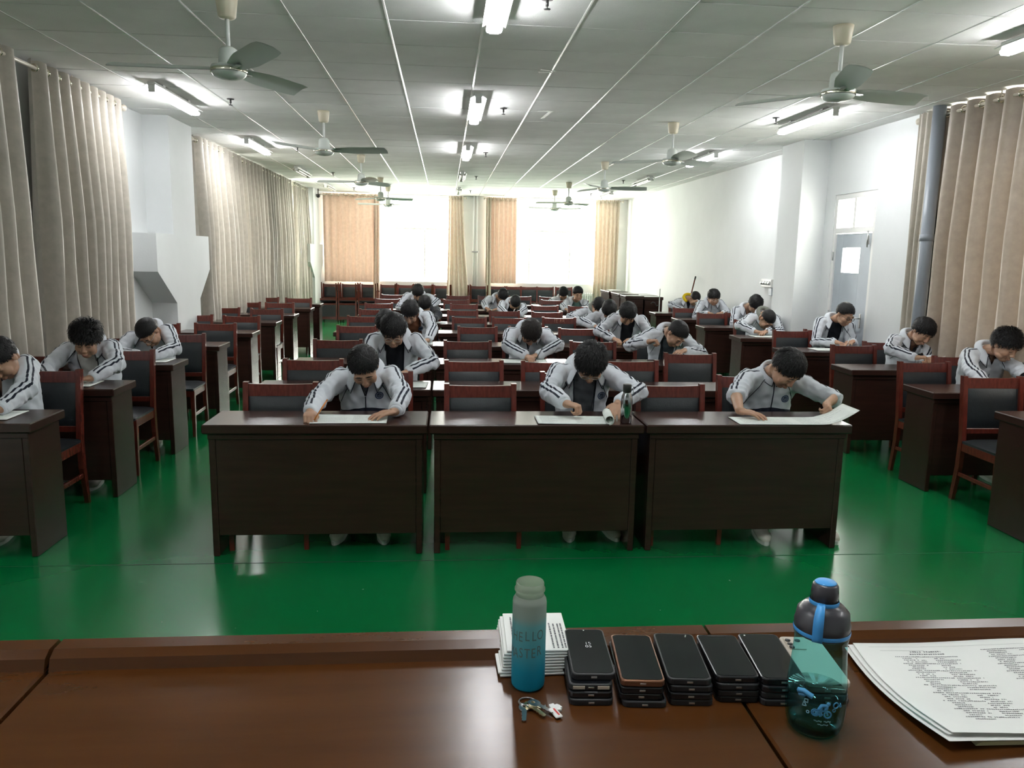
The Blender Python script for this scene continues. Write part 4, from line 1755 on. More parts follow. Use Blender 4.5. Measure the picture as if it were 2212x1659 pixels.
    cme = evaluated(cme, [('SOLIDIFY', dict(thickness=.005, offset=0)), ('SUBSURF', dict(levels=1, render_levels=1))])
    a_ = cme.attributes.new('fld', 'FLOAT_VECTOR', 'POINT')
    a_.data.foreach_set('vector', np.full(len(cme.vertices) * 3, .2, dtype=np.float32))
    cme.polygons.foreach_set('use_smooth', [True] * len(cme.polygons))
    link('collar', cme, jm, jk)
    for sgn in (0, 1):
        ks = list(range(K - 5, K + 1)) if sgn else list(range(5, -1, -1))
        pts = [vs[k * 4 + 3] for k in ks[-4:]] + [vs[ks[-1] * 4 + j] for j in (2, 1)]
        MB().tube([p_ + ax * .002 for p_ in pts], .0028, 6).build('collar_piping', 'navy_line', jk)
    if sp.get('hood'):
        m = MB()
        for k in range(15):
            pass
        pts = []
        for k in range(19):
            a = math.radians(-165 + 330 * k / 18)
            dirn = ce_ * math.sin(a) - cf * math.cos(a)
            pts.append(N + ax * (.045 - .05 * abs(k / 9 - 1) ** 2) + dirn * (.082) + inv)
        m.tube(pts, [.014] + [.026] * 17 + [.014], 10)
        m.build('hood', sp['hood'], root)
    # cuffs
    for i in (0, 1):
        if fs_[i] > .5:
            t = (WR[i] - EL[i]).normalized()
            c = EL[i] + (WR[i] - EL[i]) * fs_[i] + inv
            mm = MB().tube([c - t * .05, c - t * .03, c - t * .004, c + t * .004], [.0445, .0415, .037, .031], 14)
            cu = mm.mesh('cuff')
            a_ = cu.attributes.new('fld', 'FLOAT_VECTOR', 'POINT')
            a_.data.foreach_set('vector', np.full(len(cu.vertices) * 3, .2, dtype=np.float32))
            link('cuff', cu, jm, jk)
    # legs and shoes
    fy = sp.get('feet', 0)
    link('trousers', TROUSERS, None, root, (0, fy * .6, 0))
    for s in (-1, 1):
        sh = link('shoe', SHOE, None, root, (s * sp.get('fx', .125), -.41 + fy, 0), (0, 0, s * .12))
        link('shoe_sole', SOLE, None, sh)
    return root, WR, HD


mat('badge_blue', (0.05, 0.075, 0.14), 0.7)
mat('badge_pale', (0.42, 0.50, 0.60), 0.7)
mat('badge_navy', (0.018, 0.03, 0.07), 0.7)

POSE = {
    'C1': (4.67, (-0.489, 4.790, 1.007), (-0.674, 4.920, 0.932), (-0.322, 4.920, 0.951), (-0.769, 4.837, 0.820), (-0.105, 4.559, 0.820), (-0.743, 4.330, 0.800), (-0.289, 4.398, 0.800)),
    'C2': (4.67, (0.905, 4.790, 1.039), (0.692, 4.920, 0.975), (1.094, 4.920, 0.968), (0.506, 4.509, 0.820), (1.113, 4.376, 0.820), (0.741, 4.590, 0.819), (1.029, 4.590, 0.820)),
    'C3': (4.67, (2.167, 4.790, 1.012), (1.923, 4.920, 0.943), (2.369, 4.920, 0.930), (1.679, 4.611, 0.820), (2.404, 4.745, 0.820), (1.726, 4.480, 0.800), (2.299, 4.571, 0.800)),
    'C4': (5.81, (-0.386, 5.930, 1.117), (-0.542, 6.060, 1.042), (-0.228, 6.060, 1.045), (-0.645, 5.911, 0.820), (-0.109, 5.747, 0.820), (-0.408, 5.730, 0.831), (-0.274, 5.730, 0.832)),
    'C5': (7.10, (-0.532, 7.220, 1.053), (-0.670, 7.350, 0.911), (-0.200, 7.350, 0.863), (-0.677, 6.760, 0.820), (-0.100, 6.760, 0.820), (-0.441, 6.760, 0.800), (-0.323, 6.760, 0.800)),
    'C6': (8.45, (-0.377, 8.570, 1.060), (-0.504, 8.700, 0.973), (-0.201, 8.700, 1.028), (-0.528, 8.110, 0.820), (-0.002, 8.264, 0.820), (-0.339, 8.110, 0.800), (-0.175, 8.208, 0.800)),
    'C7': (11.00, (-0.283, 11.120, 0.983), (-0.469, 11.250, 0.894), (-0.109, 11.250, 0.911), (-0.538, 10.660, 0.820), (0.015, 10.660, 0.820), (-0.352, 10.660, 0.800), (-0.166, 10.683, 0.800)),
    'C8': (12.30, (-0.424, 12.420, 1.085), (-0.610, 12.550, 1.033), (-0.246, 12.550, 1.023), (-0.863, 12.418, 0.820), (-0.032, 11.960, 0.820), (-0.545, 12.220, 0.824), (-0.297, 12.220, 0.812)),
    'C9': (7.10, (0.789, 7.220, 0.990), (0.611, 7.350, 0.984), (0.958, 7.350, 0.970), (0.421, 6.972, 0.820), (1.031, 6.944, 0.820), (0.731, 6.951, 0.800), (0.831, 7.020, 0.800)),
    'C10': (7.10, (2.167, 7.220, 0.987), (1.952, 7.350, 0.989), (2.335, 7.350, 0.940), (1.681, 7.295, 0.820), (2.443, 7.300, 0.835), (1.790, 7.020, 0.855), (2.202, 7.020, 0.858)),
    'C11': (8.45, (2.010, 8.570, 1.074), (1.873, 8.700, 1.026), (2.229, 8.700, 1.005), (1.576, 8.501, 0.820), (2.310, 8.471, 0.820), (1.822, 8.370, 0.816), (2.052, 8.370, 0.818)),
    'C12': (9.75, (2.086, 9.870, 1.024), (1.952, 10.000, 0.953), (2.255, 10.000, 0.945), (1.664, 9.664, 0.820), (2.276, 9.672, 0.820), (1.864, 9.670, 0.833), (2.069, 9.670, 0.818)),
    'C13': (11.00, (2.180, 11.120, 0.989), (2.004, 11.250, 0.918), (2.344, 11.250, 0.915), (1.740, 11.097, 0.820), (2.371, 10.946, 0.820), (1.871, 10.920, 0.810), (2.134, 10.920, 0.819)),
    'C14': (13.55, (2.311, 13.670, 1.015), (2.114, 13.800, 0.883), (2.503, 13.800, 0.888), (1.853, 13.210, 0.820), (2.519, 13.210, 0.820), (2.037, 13.225, 0.800), (2.349, 13.281, 0.800)),
    'C15': (15.00, (2.275, 15.120, 0.974), (2.079, 15.250, 0.857), (2.489, 15.250, 0.863), (1.741, 14.660, 0.820), (2.504, 14.660, 0.820), (2.021, 14.660, 0.800), (2.284, 14.660, 0.800)),
    'C16': (12.30, (1.097, 12.420, 0.947), (0.908, 12.550, 0.929), (1.243, 12.550, 0.896), (0.727, 11.960, 0.820), (1.280, 11.960, 0.820), (0.925, 11.960, 0.800), (1.117, 11.960, 0.800)),
    'C17': (13.55, (0.995, 13.670, 0.988), (0.713, 13.800, 0.945), (1.145, 13.800, 0.911), (0.467, 13.210, 0.820), (1.208, 13.210, 0.820), (0.685, 13.210, 0.800), (0.919, 13.210, 0.800)),
    'L1': (4.70, (-2.597, 4.820, 1.039), (-2.844, 4.950, 0.977), (-2.498, 4.950, 1.000), (-2.799, 4.582, 0.820), (-2.222, 4.661, 0.820), (-2.598, 4.620, 0.813), (-2.451, 4.553, 0.800)),
    'L2': (5.78, (-2.584, 5.900, 1.030), (-2.826, 6.030, 0.955), (-2.462, 6.030, 0.979), (-2.946, 5.932, 0.820), (-2.237, 5.712, 0.820), (-2.634, 5.635, 0.800), (-2.439, 5.642, 0.800)),
    'L3': (6.95, (-2.569, 7.070, 0.971), (-2.829, 7.200, 0.915), (-2.427, 7.200, 1.001), (-2.868, 7.150, 0.850), (-2.266, 7.031, 0.820), (-2.594, 6.870, 0.805), (-2.422, 6.870, 0.815)),
    'R1': (13.50, (4.388, 13.620, 0.990), (4.154, 13.750, 0.938), (4.602, 13.750, 0.944), (3.879, 13.385, 0.820), (4.719, 13.700, 0.825), (4.128, 13.420, 0.813), (4.367, 13.420, 0.961)),
    'R2': (12.20, (4.333, 12.320, 1.077), (4.215, 12.450, 0.979), (4.553, 12.450, 0.998), (4.023, 12.400, 0.831), (4.712, 12.400, 0.884), (4.142, 12.120, 0.845), (4.368, 12.120, 0.848)),
    'R3': (10.90, (4.546, 11.020, 1.053), (4.375, 11.150, 0.968), (4.780, 11.150, 0.966), (4.190, 11.100, 0.862), (4.908, 11.100, 0.836), (4.310, 10.820, 0.853), (4.514, 10.820, 0.842)),
    'R4': (9.53, (4.061, 9.650, 0.947), (3.893, 9.780, 0.970), (4.281, 9.780, 0.951), (3.557, 9.568, 0.820), (4.421, 9.730, 0.837), (3.834, 9.450, 0.811), (3.988, 9.450, 0.813)),
    'R5': (8.20, (4.413, 8.320, 1.112), (4.240, 8.450, 1.038), (4.601, 8.450, 0.990), (4.088, 8.400, 0.834), (4.724, 8.400, 0.825), (4.204, 8.120, 0.830), (4.500, 8.120, 0.838)),
    'R6': (6.90, (4.482, 7.020, 1.052), (4.335, 7.150, 0.971), (4.720, 7.150, 0.948), (3.894, 6.723, 0.820), (4.868, 7.100, 0.834), (4.283, 6.820, 0.823), (4.520, 6.820, 0.816)),
    'R7': (5.77, (4.487, 5.890, 1.052), (4.286, 6.020, 0.971), (4.745, 6.020, 0.959), (3.707, 5.499, 0.820), (4.735, 5.756, 0.820), (3.965, 5.430, 0.800), (4.220, 5.430, 0.800)),
}
SPIKY = dict(th=.015, top=.012, spike=.006, len=.032, quiff=.35)
BOWL = dict(front=.16, side=-.12, back=-.55, th=.019, top=.006, spike=.003, len=.026)
FRINGE = dict(front=.28, side=-.02, back=-.5, th=.016, top=.008, spike=.005, len=.028)
SHORT = dict(front=.50, side=.06, back=-.40, th=.011, top=.008, spike=.003, len=.014)
CROP = dict(front=.46, side=.10, back=-.35, th=.008, top=.006, spike=.002, len=.010)
CURLY = dict(front=.30, side=-.05, back=-.5, th=.022, top=.010, spike=.018, len=.024)
WIDE_OPEN = (.075, -.50, .055)
HALF = (.05, -.19, 0.0)
ZIPPED = (.030, -.045, 0.0)
SPEC = {
    'C1': dict(det=2, head=(46, 6, -9), hair=dict(SHORT, th=.013, top=.012, spike=.004, len=.018), open=(.052, -.165, 0), shirt='tee_grey', hands=('write', 'flat'), wL=(-.760, 4.435, .800), wR=(-.280, 4.455, .800),
               dL=(.18, -.95, -.12), dR=(-.86, -.5, -.06), eL=(-.84, 4.75, .80), eR=(-.08, 4.62, .80), hem=-.275, label='student in half zipped white striped jacket writing with an orange pen at the front desk'),
    'C2': dict(det=2, head=(54, -10, 4), hair=dict(SPIKY, front=.36), open=WIDE_OPEN, shirt='tee_grey', glasses='thin', hands=('fist', 'flat'), wL=(.705, 4.47, .845), wR=(1.035, 4.55, .835), dL=(.85, -.5, -.1),
               dR=(-.42, -.8, -.42), eL=(.49, 4.53, .81), eR=(1.22, 4.5, .81), collar='wide', badge_at=(.115, -.19), hem=-.6, label='student with glasses in open white jacket over grey shirt behind the steel bottle'),
    'C3': dict(det=2, head=(50, 26, 6), hair=dict(FRINGE, front=.40, th=.015), open=ZIPPED, collar='stand', bare=1, sleeve=(.14, .14), hands=('flat', 'fist'), wL=(1.762, 4.49, .800), wR=(2.335, 4.555, .825),
               dL=(.75, -.66, -.05), dR=(-.15, -.9, -.2), nR=(-.8, .1, -.6), eL=(1.63, 4.64, .81), eR=(2.46, 4.68, .82), hem=-.265, feet=-.10, fx=.2, label='student in zipped white jacket with pushed up sleeves reading a big sheet, front row'),
    'C4': dict(det=1, head=(36, 0, 0), hair=BOWL, open=WIDE_OPEN, shirt='tee_black', glasses='thin', collar='wide', hem=-.6, badge_at=(.115, -.19), label='student with bowl haircut and glasses in open jacket over navy shirt'),
    'C5': dict(head=(55, -10, 0), hair=FRINGE, open=HALF, label='student mostly hidden behind the bowl haircut student, elbow sticking out'),
    'C6': dict(det=1, head=(50, -12, 5), hair=dict(FRINGE, front=.42), open=WIDE_OPEN, shirt='tee_brown', collar='wide', hem=-.6, label='student in open white jacket over brown shirt, fourth middle row'),
    'C7': dict(head=(60, -5, 0), hair=FRINGE, jacket='jacket_dark', open=HALF, badge=False, label='student in plain black jacket bent over the desk'),
    'C8': dict(head=(52, 0, 0), hair=FRINGE, open=HALF, label='student in white jacket leaning on both elbows behind the student in black'),
    'C9': dict(det=1, head=(66, 2, 4), hair=dict(FRINGE, front=.36), hairmat='hair_brown', open=HALF, shirt='tee_black', hands=('write', 'flat'), hem=-.6, label='student in white jacket with head bowed low over the paper, third middle row'),
    'C10': dict(det=1, head=(52, 26, 14), hair=dict(SHORT, th=.013), open=WIDE_OPEN, shirt='tee_teal', collar='wide', hands=('fist', 'flat'), badge=False, hem=-.6, wL=(1.86, 7.06, .93), dL=(.75, -.4, .2), eL=(1.66, 7.2, .84),
                label='student in loose open white jacket over grey green shirt lifting a fist, third middle row'),
    'C11': dict(det=1, head=(50, 4, 0), hair=FRINGE, open=WIDE_OPEN, shirt='tee_black', collar='wide', hem=-.6, label='student in open white jacket over black top, head down, fourth middle row'),
    'C12': dict(head=(60, -20, 0), hair=BOWL, open=HALF, label='student resting face against a raised striped sleeve, fifth middle row'),
    'C13': dict(head=(60, 20, 0), hair=FRINGE, open=HALF, hood='hood_grey', label='student with mottled grey hood writing, sixth middle row'),
    'C14': dict(det=1, head=(14, 8, 0), hair=dict(SHORT, front=.40, th=.014, top=.012), open=WIDE_OPEN, shirt='tee_green', collar='wide', hem=-.6, dh=(0, 0, .02), label='student sitting upright in open white jacket over green shirt'),
    'C15': dict(head=(55, -10, 0), hair=FRINGE, open=HALF, label='student in white jacket bent over beside the student in green shirt'),
    'C16': dict(head=(68, 4, 6), hair=dict(CROP, front=.2), open=WIDE_OPEN, shirt='tee_black', hem=-.6, label='student with smooth dark hair bowed deep over a pen before the radiator'),
    'C17': dict(head=(60, 8, 0), hair=FRINGE, open=HALF, label='student in white jacket leaning low before the pink curtain'),
    'L1': dict(det=2, head=(50, -14, -10), hair=SHORT, open=(.06, -.30, 0), shirt='tee_black', hands=('fist', 'flat'), collar='wide', wR=(-2.46, 4.50, .80), eR=(-2.24, 4.66, .80), dR=(-.9, -.4, -.05), wL=(-2.63, 4.66, .90),
               dL=(.1, .1, 1), badge_at=(.10, -.19), hem=-.6, ds=(-.05, 0, 0), label='student cut by the picture edge leaning on a striped sleeve at the front side desk'),
    'L2': dict(det=2, head=(26, 6, 3), hair=dict(SPIKY, front=.34, th=.017, top=.016, quiff=.8, len=.036), open=WIDE_OPEN, shirt='tee_white', collar='wide', badge=False, hem=-.6, wR=(-2.44, 5.60, .80), dR=(-.95, -.2, -.05), dL=(.9, -.4, 0), wL=(-2.72, 5.60, .80),
               label='student with spiky quiff in open white jacket over white shirt by the beige curtain'),
    'L3': dict(det=1, head=(58, -18, -14), hair=dict(CROP, th=.010), open=HALF, shirt='tee_black', glasses='thin', badge=False, hem=-.6, wR=(-2.45, 6.80, .80), dR=(-.9, -.3, 0), eR=(-2.25, 7.0, .8), label='student with cropped hair slumped over the third side desk by the beige curtain'),
    'R1': dict(head=(52, 18, 8), hair=CROP, open=HALF, hood='hood_yellow', badge=False, ds=(-.06, 0, 0), label='student with yellow hood showing at the far door side desk'),
    'R2': dict(det=1, head=(22, 4, 0), hair=dict(BOWL, front=.26), open=ZIPPED, glasses='thin', ds=(-.09, 0, 0), dh=(-.05, 0, 0), label='student with glasses in neatly zipped white jacket at a far door side desk'),
    'R3': dict(head=(60, 8, 0), hair=CURLY, open=HALF, dh=(-.10, 0, 0), ds=(-.18, 0, 0), label='student with curly hair partly hidden behind the bowed student by the pillar'),
    'R4': dict(det=1, head=(60, 18, 10), hair=CROP, open=HALF, hood='hood_grey', hands=('write', 'flat'), dL=(.7, -.6, 0), label='student with cropped hair writing with face close to the paper by the pillar'),
    'R5': dict(det=1, head=(26, 18, 6), hair=SHORT, open=WIDE_OPEN, shirt='tee_black', glasses='thick', collar='wide', badge=False, hem=-.6, ds=(-.06, 0, 0), dh=(-.03, 0, 0), label='student with dark rimmed glasses in open jacket before the grey door'),
    'R6': dict(det=1, head=(36, 10, 14), hair=dict(BOWL, front=.28), open=(.06, -.22, 0), shirt='tee_black', hands=('fist', 'fist'), hem=-.6, dL=(.7, -.4, .1), dR=(-.7, -.4, .1), ds=(-.05, 0, 0), dh=(-.01, 0, 0), wL=(4.27, 6.76, .84), wR=(4.50, 6.76, .83),
               label='student with mop of dark hair holding a pen in both hands by the grey pipe'),
    'R7': dict(det=2, head=(28, 16, 8), hair=dict(SPIKY, front=.40, quiff=.6, th=.017, top=.014), open=(.05, -.11, 0), shirt='tee_black', hem=-.6, ds=(-.07, 0, 0), dh=(-.03, 0, 0), wL=(4.06, 5.52, .80), wR=(4.42, 5.52, .80), eR=(4.70, 5.75, .82), label='student with swept up hair in zipped white jacket by the tan curtain'),
}
PEOPLE = {}
for i, (key, pose) in enumerate(POSE.items()):
    PEOPLE[key] = make_person(key, pose, SPEC[key], 100 + i)
# ================================================================ papers, pens and bottle on the desks
def sheet(name, cx, cy_, w, d, rz, z, label, curve=None, group='exam papers on the desks', nx=12, ny=6, lines=0, material='paper'):
    """a thin sheet of paper; curve(u, v) -> height above the desk"""
    root = empty(name, (cx, cy_, z), rz)
    t = .0012

    def P(u, v, top):
        h = curve(u, v) if curve else 0.0
        return ((u - .5) * w, (v - .5) * d, h + (t if top else 0))
    vs, fs = [], []
    for top in (1, 0):
        for j in range(ny + 1):
            for i in range(nx + 1):
                vs.append(P(i / nx, j / ny, top))
    q = (nx + 1) * (ny + 1)
    for j in range(ny):
        for i in range(nx):
            a = j * (nx + 1) + i
            fs.append((a, a + 1, a + nx + 2, a + nx + 1))
            fs.append((q + a, q + a + nx + 1, q + a + nx + 2, q + a + 1))
    rim = [i for i in range(nx + 1)] + [(j + 1) * (nx + 1) - 1 for j in range(1, ny + 1)] + [ny * (nx + 1) + i for i in range(nx - 1, -1, -1)] + [j * (nx + 1) for j in range(ny - 1, 0, -1)]
    for a, b in zip(rim, rim[1:] + rim[:1]):
        fs.append((a, q + a, q + b, b))
    MB().add(vs, fs, True).build('paper_sheet', material, root)
    if lines:
        r = random.Random(int(cx * 1000))
        m = MB()
        for half in (0, 1):
            for k in range(lines):
                v = .12 + .76 * k / lines
                x = .06 + half * .48
                end = x + .40 * (1 if r.random() < .6 else r.uniform(.3, .8))
                while x < end:
                    l = r.uniform(.012, .05)
                    e2 = min(x + l, end)
                    p = [P(a, b, 1) for a, b in ((x, v), (e2, v), (e2, v + .014), (x, v + .014))]
                    m.add([(a, b, c + .0005) for a, b, c in p], [(0, 1, 2, 3)])
                    x = e2 + .006
        o = m.build('print', 'ink_pale', root)
        o['kind'] = 'stuff'
    tag(root, label, 'paper', group)
    return root


sheet('exam_paper', -.535, 4.415, .42, .22, .02, TOPZ + .001, 'white exam paper in front of the student with the orange pen', lambda u, v: .012 * max(0, v - .55) * (1 - u) + .002, lines=10)


def roll_curve(u, v):
    return .004 * (1 - u) ** 2


pr = sheet('exam_paper', .735, 4.40, .42, .22, .0, TOPZ + .001, 'white exam paper rolled up at one end beside the steel bottle', roll_curve, lines=10)
m = MB()
vs, fs = [], []
K = 26
for k in range(K + 1):
    a = -PI / 2 + 2 * PI * 1.15 * k / K
    r = .027 - .006 * k / K
    for y in (-.11, .11):
        vs.append((.205 + r * math.cos(a), y, .028 + r * math.sin(a)))
for k in range(K):
    fs.append((2 * k, 2 * k + 2, 2 * k + 3, 2 * k + 1))
sm = evaluated(MB().add(vs, fs, True).mesh('paper_roll'), [('SOLIDIFY', dict(thickness=.0025, offset=0))])
link('paper_roll', sm, 'paper', pr, rot=(0, 0, -.12))
sheet('exam_paper', 2.04, 4.375, .70, .21, -.02, TOPZ + .001, 'large white sheet lifted at one corner by the student with pushed up sleeves',
      lambda u, v: .002 + .085 * max(0, (u - .72) / .28) ** 1.6, lines=10, nx=20)
PT = {'C4': (.06, .0), 'C6': (.05, 0), 'C9': (-.08, 0), 'C10': (.05, 0), 'C11': (.12, 0), 'L1': (.02, 0), 'L2': (-.02, 0), 'L3': (.06, .04), 'R4': (-.1, 0), 'R5': (-.28, 0), 'R6': (-.12, 0), 'R7': (-.17, 0),
      'R1': (-.05, 0), 'R2': (0, 0), 'R3': (-.1, 0), 'C5': (.1, 0), 'C7': (.1, 0), 'C8': (.15, 0), 'C12': (-.05, 0), 'C13': (-.1, 0), 'C14': (0, 0), 'C15': (-.15, 0), 'C16': (-.05, 0), 'C17': (-.1, 0)}
WHO = {'C4': 'the bowl haircut student', 'C6': 'the student in brown shirt', 'C9': 'the student with bowed head', 'C10': 'the student lifting a fist', 'C11': 'the student in open jacket over black top', 'L1': 'the student cut by the picture edge',
       'L2': 'the student with spiky quiff', 'L3': 'the student slumped by the beige curtain', 'R4': 'the student with cropped hair by the pillar', 'R5': 'the student before the grey door', 'R6': 'the student holding a pen in both hands', 'R7': 'the student with swept up hair',
       'R1': 'the student with yellow hood', 'R2': 'the neatly zipped student with glasses', 'R3': 'the curly haired student', 'C5': 'the hidden student behind the bowl haircut', 'C7': 'the student in black jacket', 'C8': 'the student leaning on both elbows', 'C12': 'the student resting on a raised sleeve',
       'C13': 'the student with mottled hood', 'C14': 'the upright student in green shirt', 'C15': 'the student beside the green shirt', 'C16': 'the student bowed before the radiator', 'C17': 'the student leaning before the pink curtain'}
rng = random.Random(21)
for k, (dx, dy) in PT.items():
    F, hc = POSE[k][0], POSE[k][1]
    sheet('exam_paper', hc[0] + dx + (SPEC[k].get('dh', (0, 0, 0))[0]), F - .19 + dy, .40, .26, rng.uniform(-.08, .08), TOPZ + .001, 'white exam paper on the desk of ' + WHO[k], lambda u, v: .003 * (1 - v), lines=9 if SPEC[k].get('det', 0) else 0)


def pen(p, d, material, label, L=.14):
    p, d = V3(p), V3(d).normalized()
    root = empty('pen', p)
    MB().tube([d * .012, d * L], .0042, 8).build('barrel', material, root)
    MB().tube([d * 0, d * .012], [.0008, .004], 8).build('tip', 'steel', root)
    MB().tube([d * L, d * (L + .012)], [.0042, .003], 8).build('cap', material, root)
    tag(root, label, 'pen', 'pens in students hands')


mat('pen_orange', (.55, .18, .03), .4)
mat('pen_white', (.7, .7, .7), .4)
mat('pen_black', (.02, .02, .022), .4)
for k, mt, lb in (('C1', 'pen_orange', 'orange pen in the hand of the front row student by the aisle'), ('C9', 'pen_black', 'dark pen in the hand of the student with bowed head'), ('R5', 'pen_white', 'white pen in the hand of the student before the grey door'),
                  ('R6', 'pen_white', 'white pen held by the student by the grey pipe'), ('C13', 'pen_white', 'pen in the hand of the student with mottled hood'), ('C16', 'pen_white', 'pen in the hand of the student bowed before the radiator'), ('R4', 'pen_black', 'dark pen in the hand of the student by the pillar')):
    W, D = PEOPLE[k][1][0], PEOPLE[k][2][0]
    pen((W.x + D.x * .115 + .012, W.y + D.y * .115, TOPZ + .004 if k != 'R6' else W.z - .02), (.45, .35, .72) if k != 'R6' else (.9, .1, .25), mt, lb)

mat('dark_steel', (.42, .43, .45), .12, metal=1.0)
root = empty('thermos_bottle', (1.035, 4.335, TOPZ))
MB().lathe([(.028, 0), (.033, .004), (.033, .135), (.030, .155), (.023, .172), (.021, .182)], n=28).build('bottle_body', 'dark_steel', root)
MB().lathe([(.024, .180), (.024, .222), (.022, .225)], n=24).build('bottle_cap', 'black_metal', root)
MB().tube([(.022, 0, .215), (.035, 0, .21), (.036, 0, .17), (.026, 0, .158)], .0022, 6).build('strap', 'steel', root)
tag(root, 'shiny dark steel drinking bottle with black cap on the front desk', 'bottle')

# ================================================================ teacher's table
for i, (x0, x1, lb) in enumerate(((-1.935, -.716, 'brown varnished table at the picture edge, left of the seam'), (-.708, .515, 'brown varnished table with a raised far edge under the keys and phones'),
                                  (.521, 1.745, 'brown varnished table under the printed exam stack'))):
    root = empty('teacher_table', ((x0 + x1) / 2, 1.1, .195))
    w = x1 - x0
    MB().box((0, 0, TT - .195 - .02), (w, .67, .04), .004).build('table_top', 'tablewood', root)
    m = MB()
    vs = []
    for x in (-w / 2, w / 2):
        vs += [(x, .272, TT - .195 - .002), (x, .280, TT - .195 + .020), (x, .298, TT - .195 + .030), (x, .335, TT - .195 + .030), (x, .340, TT - .195 + .024), (x, .340, TT - .195 - .002)]
    m.add(vs, [(0, 1, 2, 3, 4, 5), (11, 10, 9, 8, 7, 6)] + [(j, 6 + j, 6 + (j + 1) % 6, (j + 1) % 6) for j in range(6)])
    m.build('raised_edge', 'tablewood', root)
    for s in (-1, 1):
        MB().box((s * (w / 2 - .03), 0, (TT - .195 - .04) / 2), (.03, .60, TT - .195 - .04), .003).build('side_panel', 'tablewood', root)
    MB().box((0, .29, .42), (w - .09, .02, .58), .003).build('front_panel', 'tablewood', root)
    tag(root, lb, 'table', 'teacher tables')


def text_mesh(s, size, name):
    c = bpy.data.curves.new(name, 'FONT')
    c.body = s
    c.size = size
    c.align_x = 'CENTER'
    c.extrude = 0
    c.resolution_u = 3
    o = bpy.data.objects.new(name, c)
    COL.objects.link(o)
    dg = bpy.context.evaluated_depsgraph_get()
    dg.update()
    me = bpy.data.meshes.new_from_object(o.evaluated_get(dg))
    bpy.data.objects.remove(o)
    bpy.data.curves.remove(c)
    return me


# --- frosted glass bottle with a dyed gradient
gm = mat('frost_dye', (.1, .5, .6), .38, spec=.5)
nt = gm.node_tree
tc = nd(nt, 'ShaderNodeTexCoord')
sx = nd(nt, 'ShaderNodeSeparateXYZ')
nt.links.new(tc.outputs['Object'], sx.inputs[0])
mr = nd(nt, 'ShaderNodeMapRange')
mr.inputs[1].default_value, mr.inputs[2].default_value = 0.0, .175
nt.links.new(sx.outputs[2], mr.inputs[0])
cr = nd(nt, 'ShaderNodeValToRGB')
el = cr.color_ramp.elements
el[0].position, el[0].color = 0.0, (.004, .30, .44, 1)
el[1].position, el[1].color = 1.0, (.42, .45, .40, 1)
for p, c in ((.22, (.02, .36, .50, 1)), (.45, (.13, .46, .52, 1)), (.70, (.20, .48, .50, 1)), (.78, (.36, .44, .40, 1))):
    e_ = el.new(p)
    e_.color = c
nt.links.new(mr.outputs[0], cr.inputs[0])
b = nt.nodes['Principled BSDF']
nt.links.new(cr.outputs[0], b.inputs['Base Color'])
tr = nd(nt, 'ShaderNodeBsdfTranslucent')
nt.links.new(cr.outputs[0], tr.inputs[0])
mx = nd(nt, 'ShaderNodeMixShader')
mx.inputs[0].default_value = .45
nt.links.new(b.outputs[0], mx.inputs[1])
nt.links.new(tr.outputs[0], mx.inputs[2])
nt.links.new(mx.outputs[0], nt.nodes['Material Output'].inputs[0])
mat('bottle_print', (.10, .15, .14), .6)
GBX, GBY, GBR = .1495, 1.284, .0298
root = empty('glass_bottle', (GBX, GBY, TT))
MB().lathe([(.001, .003), (.024, .002), (GBR - .003, .002), (GBR - .0008, .005), (GBR, .010), (GBR, .158), (GBR - .001, .164), (GBR - .004, .169), (.0250, .1715)], n=40, cap=False).build('bottle_body', 'frost_dye', root)
MB().lathe([(.0250, .1715), (.0243, .174), (.0246, .178), (.0268, .180), (.0268, .183), (.0246, .185), (.0245, .193), (.0236, .195), (.0225, .193), (.0225, .174), (.0255, .166), (.0268, .150)], n=40, cap=False).build('bottle_neck', 'frost_neck', root)
for s, z, a0, pitch in (('HELLO', .096, -12, 23), ('MASTER', .064, -22, 21)):
    r = random.Random(4)
    for i, ch in enumerate(s):
        me = text_mesh(ch, .0255, 'letter')
        ang = math.radians(a0 + (i - (len(s) - 1) / 2) * pitch)
        up = r.uniform(-.002, .003) + (i * .0012)
        for v in me.vertices:
            x, y = v.co.x * .68, v.co.y
            th = ang + x / GBR
            v.co = (math.sin(th) * (GBR + .0004), -math.cos(th) * (GBR + .0004), z + y + up)
        link('print_letter', me, 'bottle_print', root)
tag(root, 'frosted blue glass bottle without lid, printed with words, beside the keys', 'bottle')

# --- blue green sports bottle
mat('cap_dark', (.045, .042, .05), .3)
mat('cap_blue', (.06, .32, .72), .4)
mat('print_blue', (.05, .24, .45), .5)
mat('print_pale', (.22, .42, .50), .5)
WX, WY = .604, 1.132
root = empty('sports_bottle', (WX, WY, TT), math.radians(-28))
prof = [(.030, 0), (.036, .001), (.0405, .006), (.0445, .018), (.0465, .038), (.0470, .060), (.0455, .085), (.0430, .110), (.0412, .135), (.0405, .155), (.0415, .162), (.0425, .167), (.0415, .172)]
MB().lathe(prof, n=40, cap=False).build('bottle_body', 'teal_plastic', root)
MB().lathe([(.001, .004), (.030, .003), (.036, .006), (.0405, .018)], n=36, cap=False).build('bottle_base', 'teal_plastic', root)
w_ = [(r - .003, z) for r, z in prof if .005 < z < .07]
MB().lathe([(.001, .008)] + w_ + [(.0435, .072), (.001, .072)], n=36, cap=False).build('water', 'water_clear', root)
MB().lathe([(.040, .166), (.0425, .168), (.0430, .186), (.0415, .190), (.0395, .204), (.030, .214), (.022, .217), (.0215, .220)], n=36).build('lid', 'cap_dark', root)
MB().lathe([(.0432, .170), (.0436, .1715), (.0436, .175), (.0432, .1765)], n=36, cap=False).build('lid_band', 'cap_blue', root)
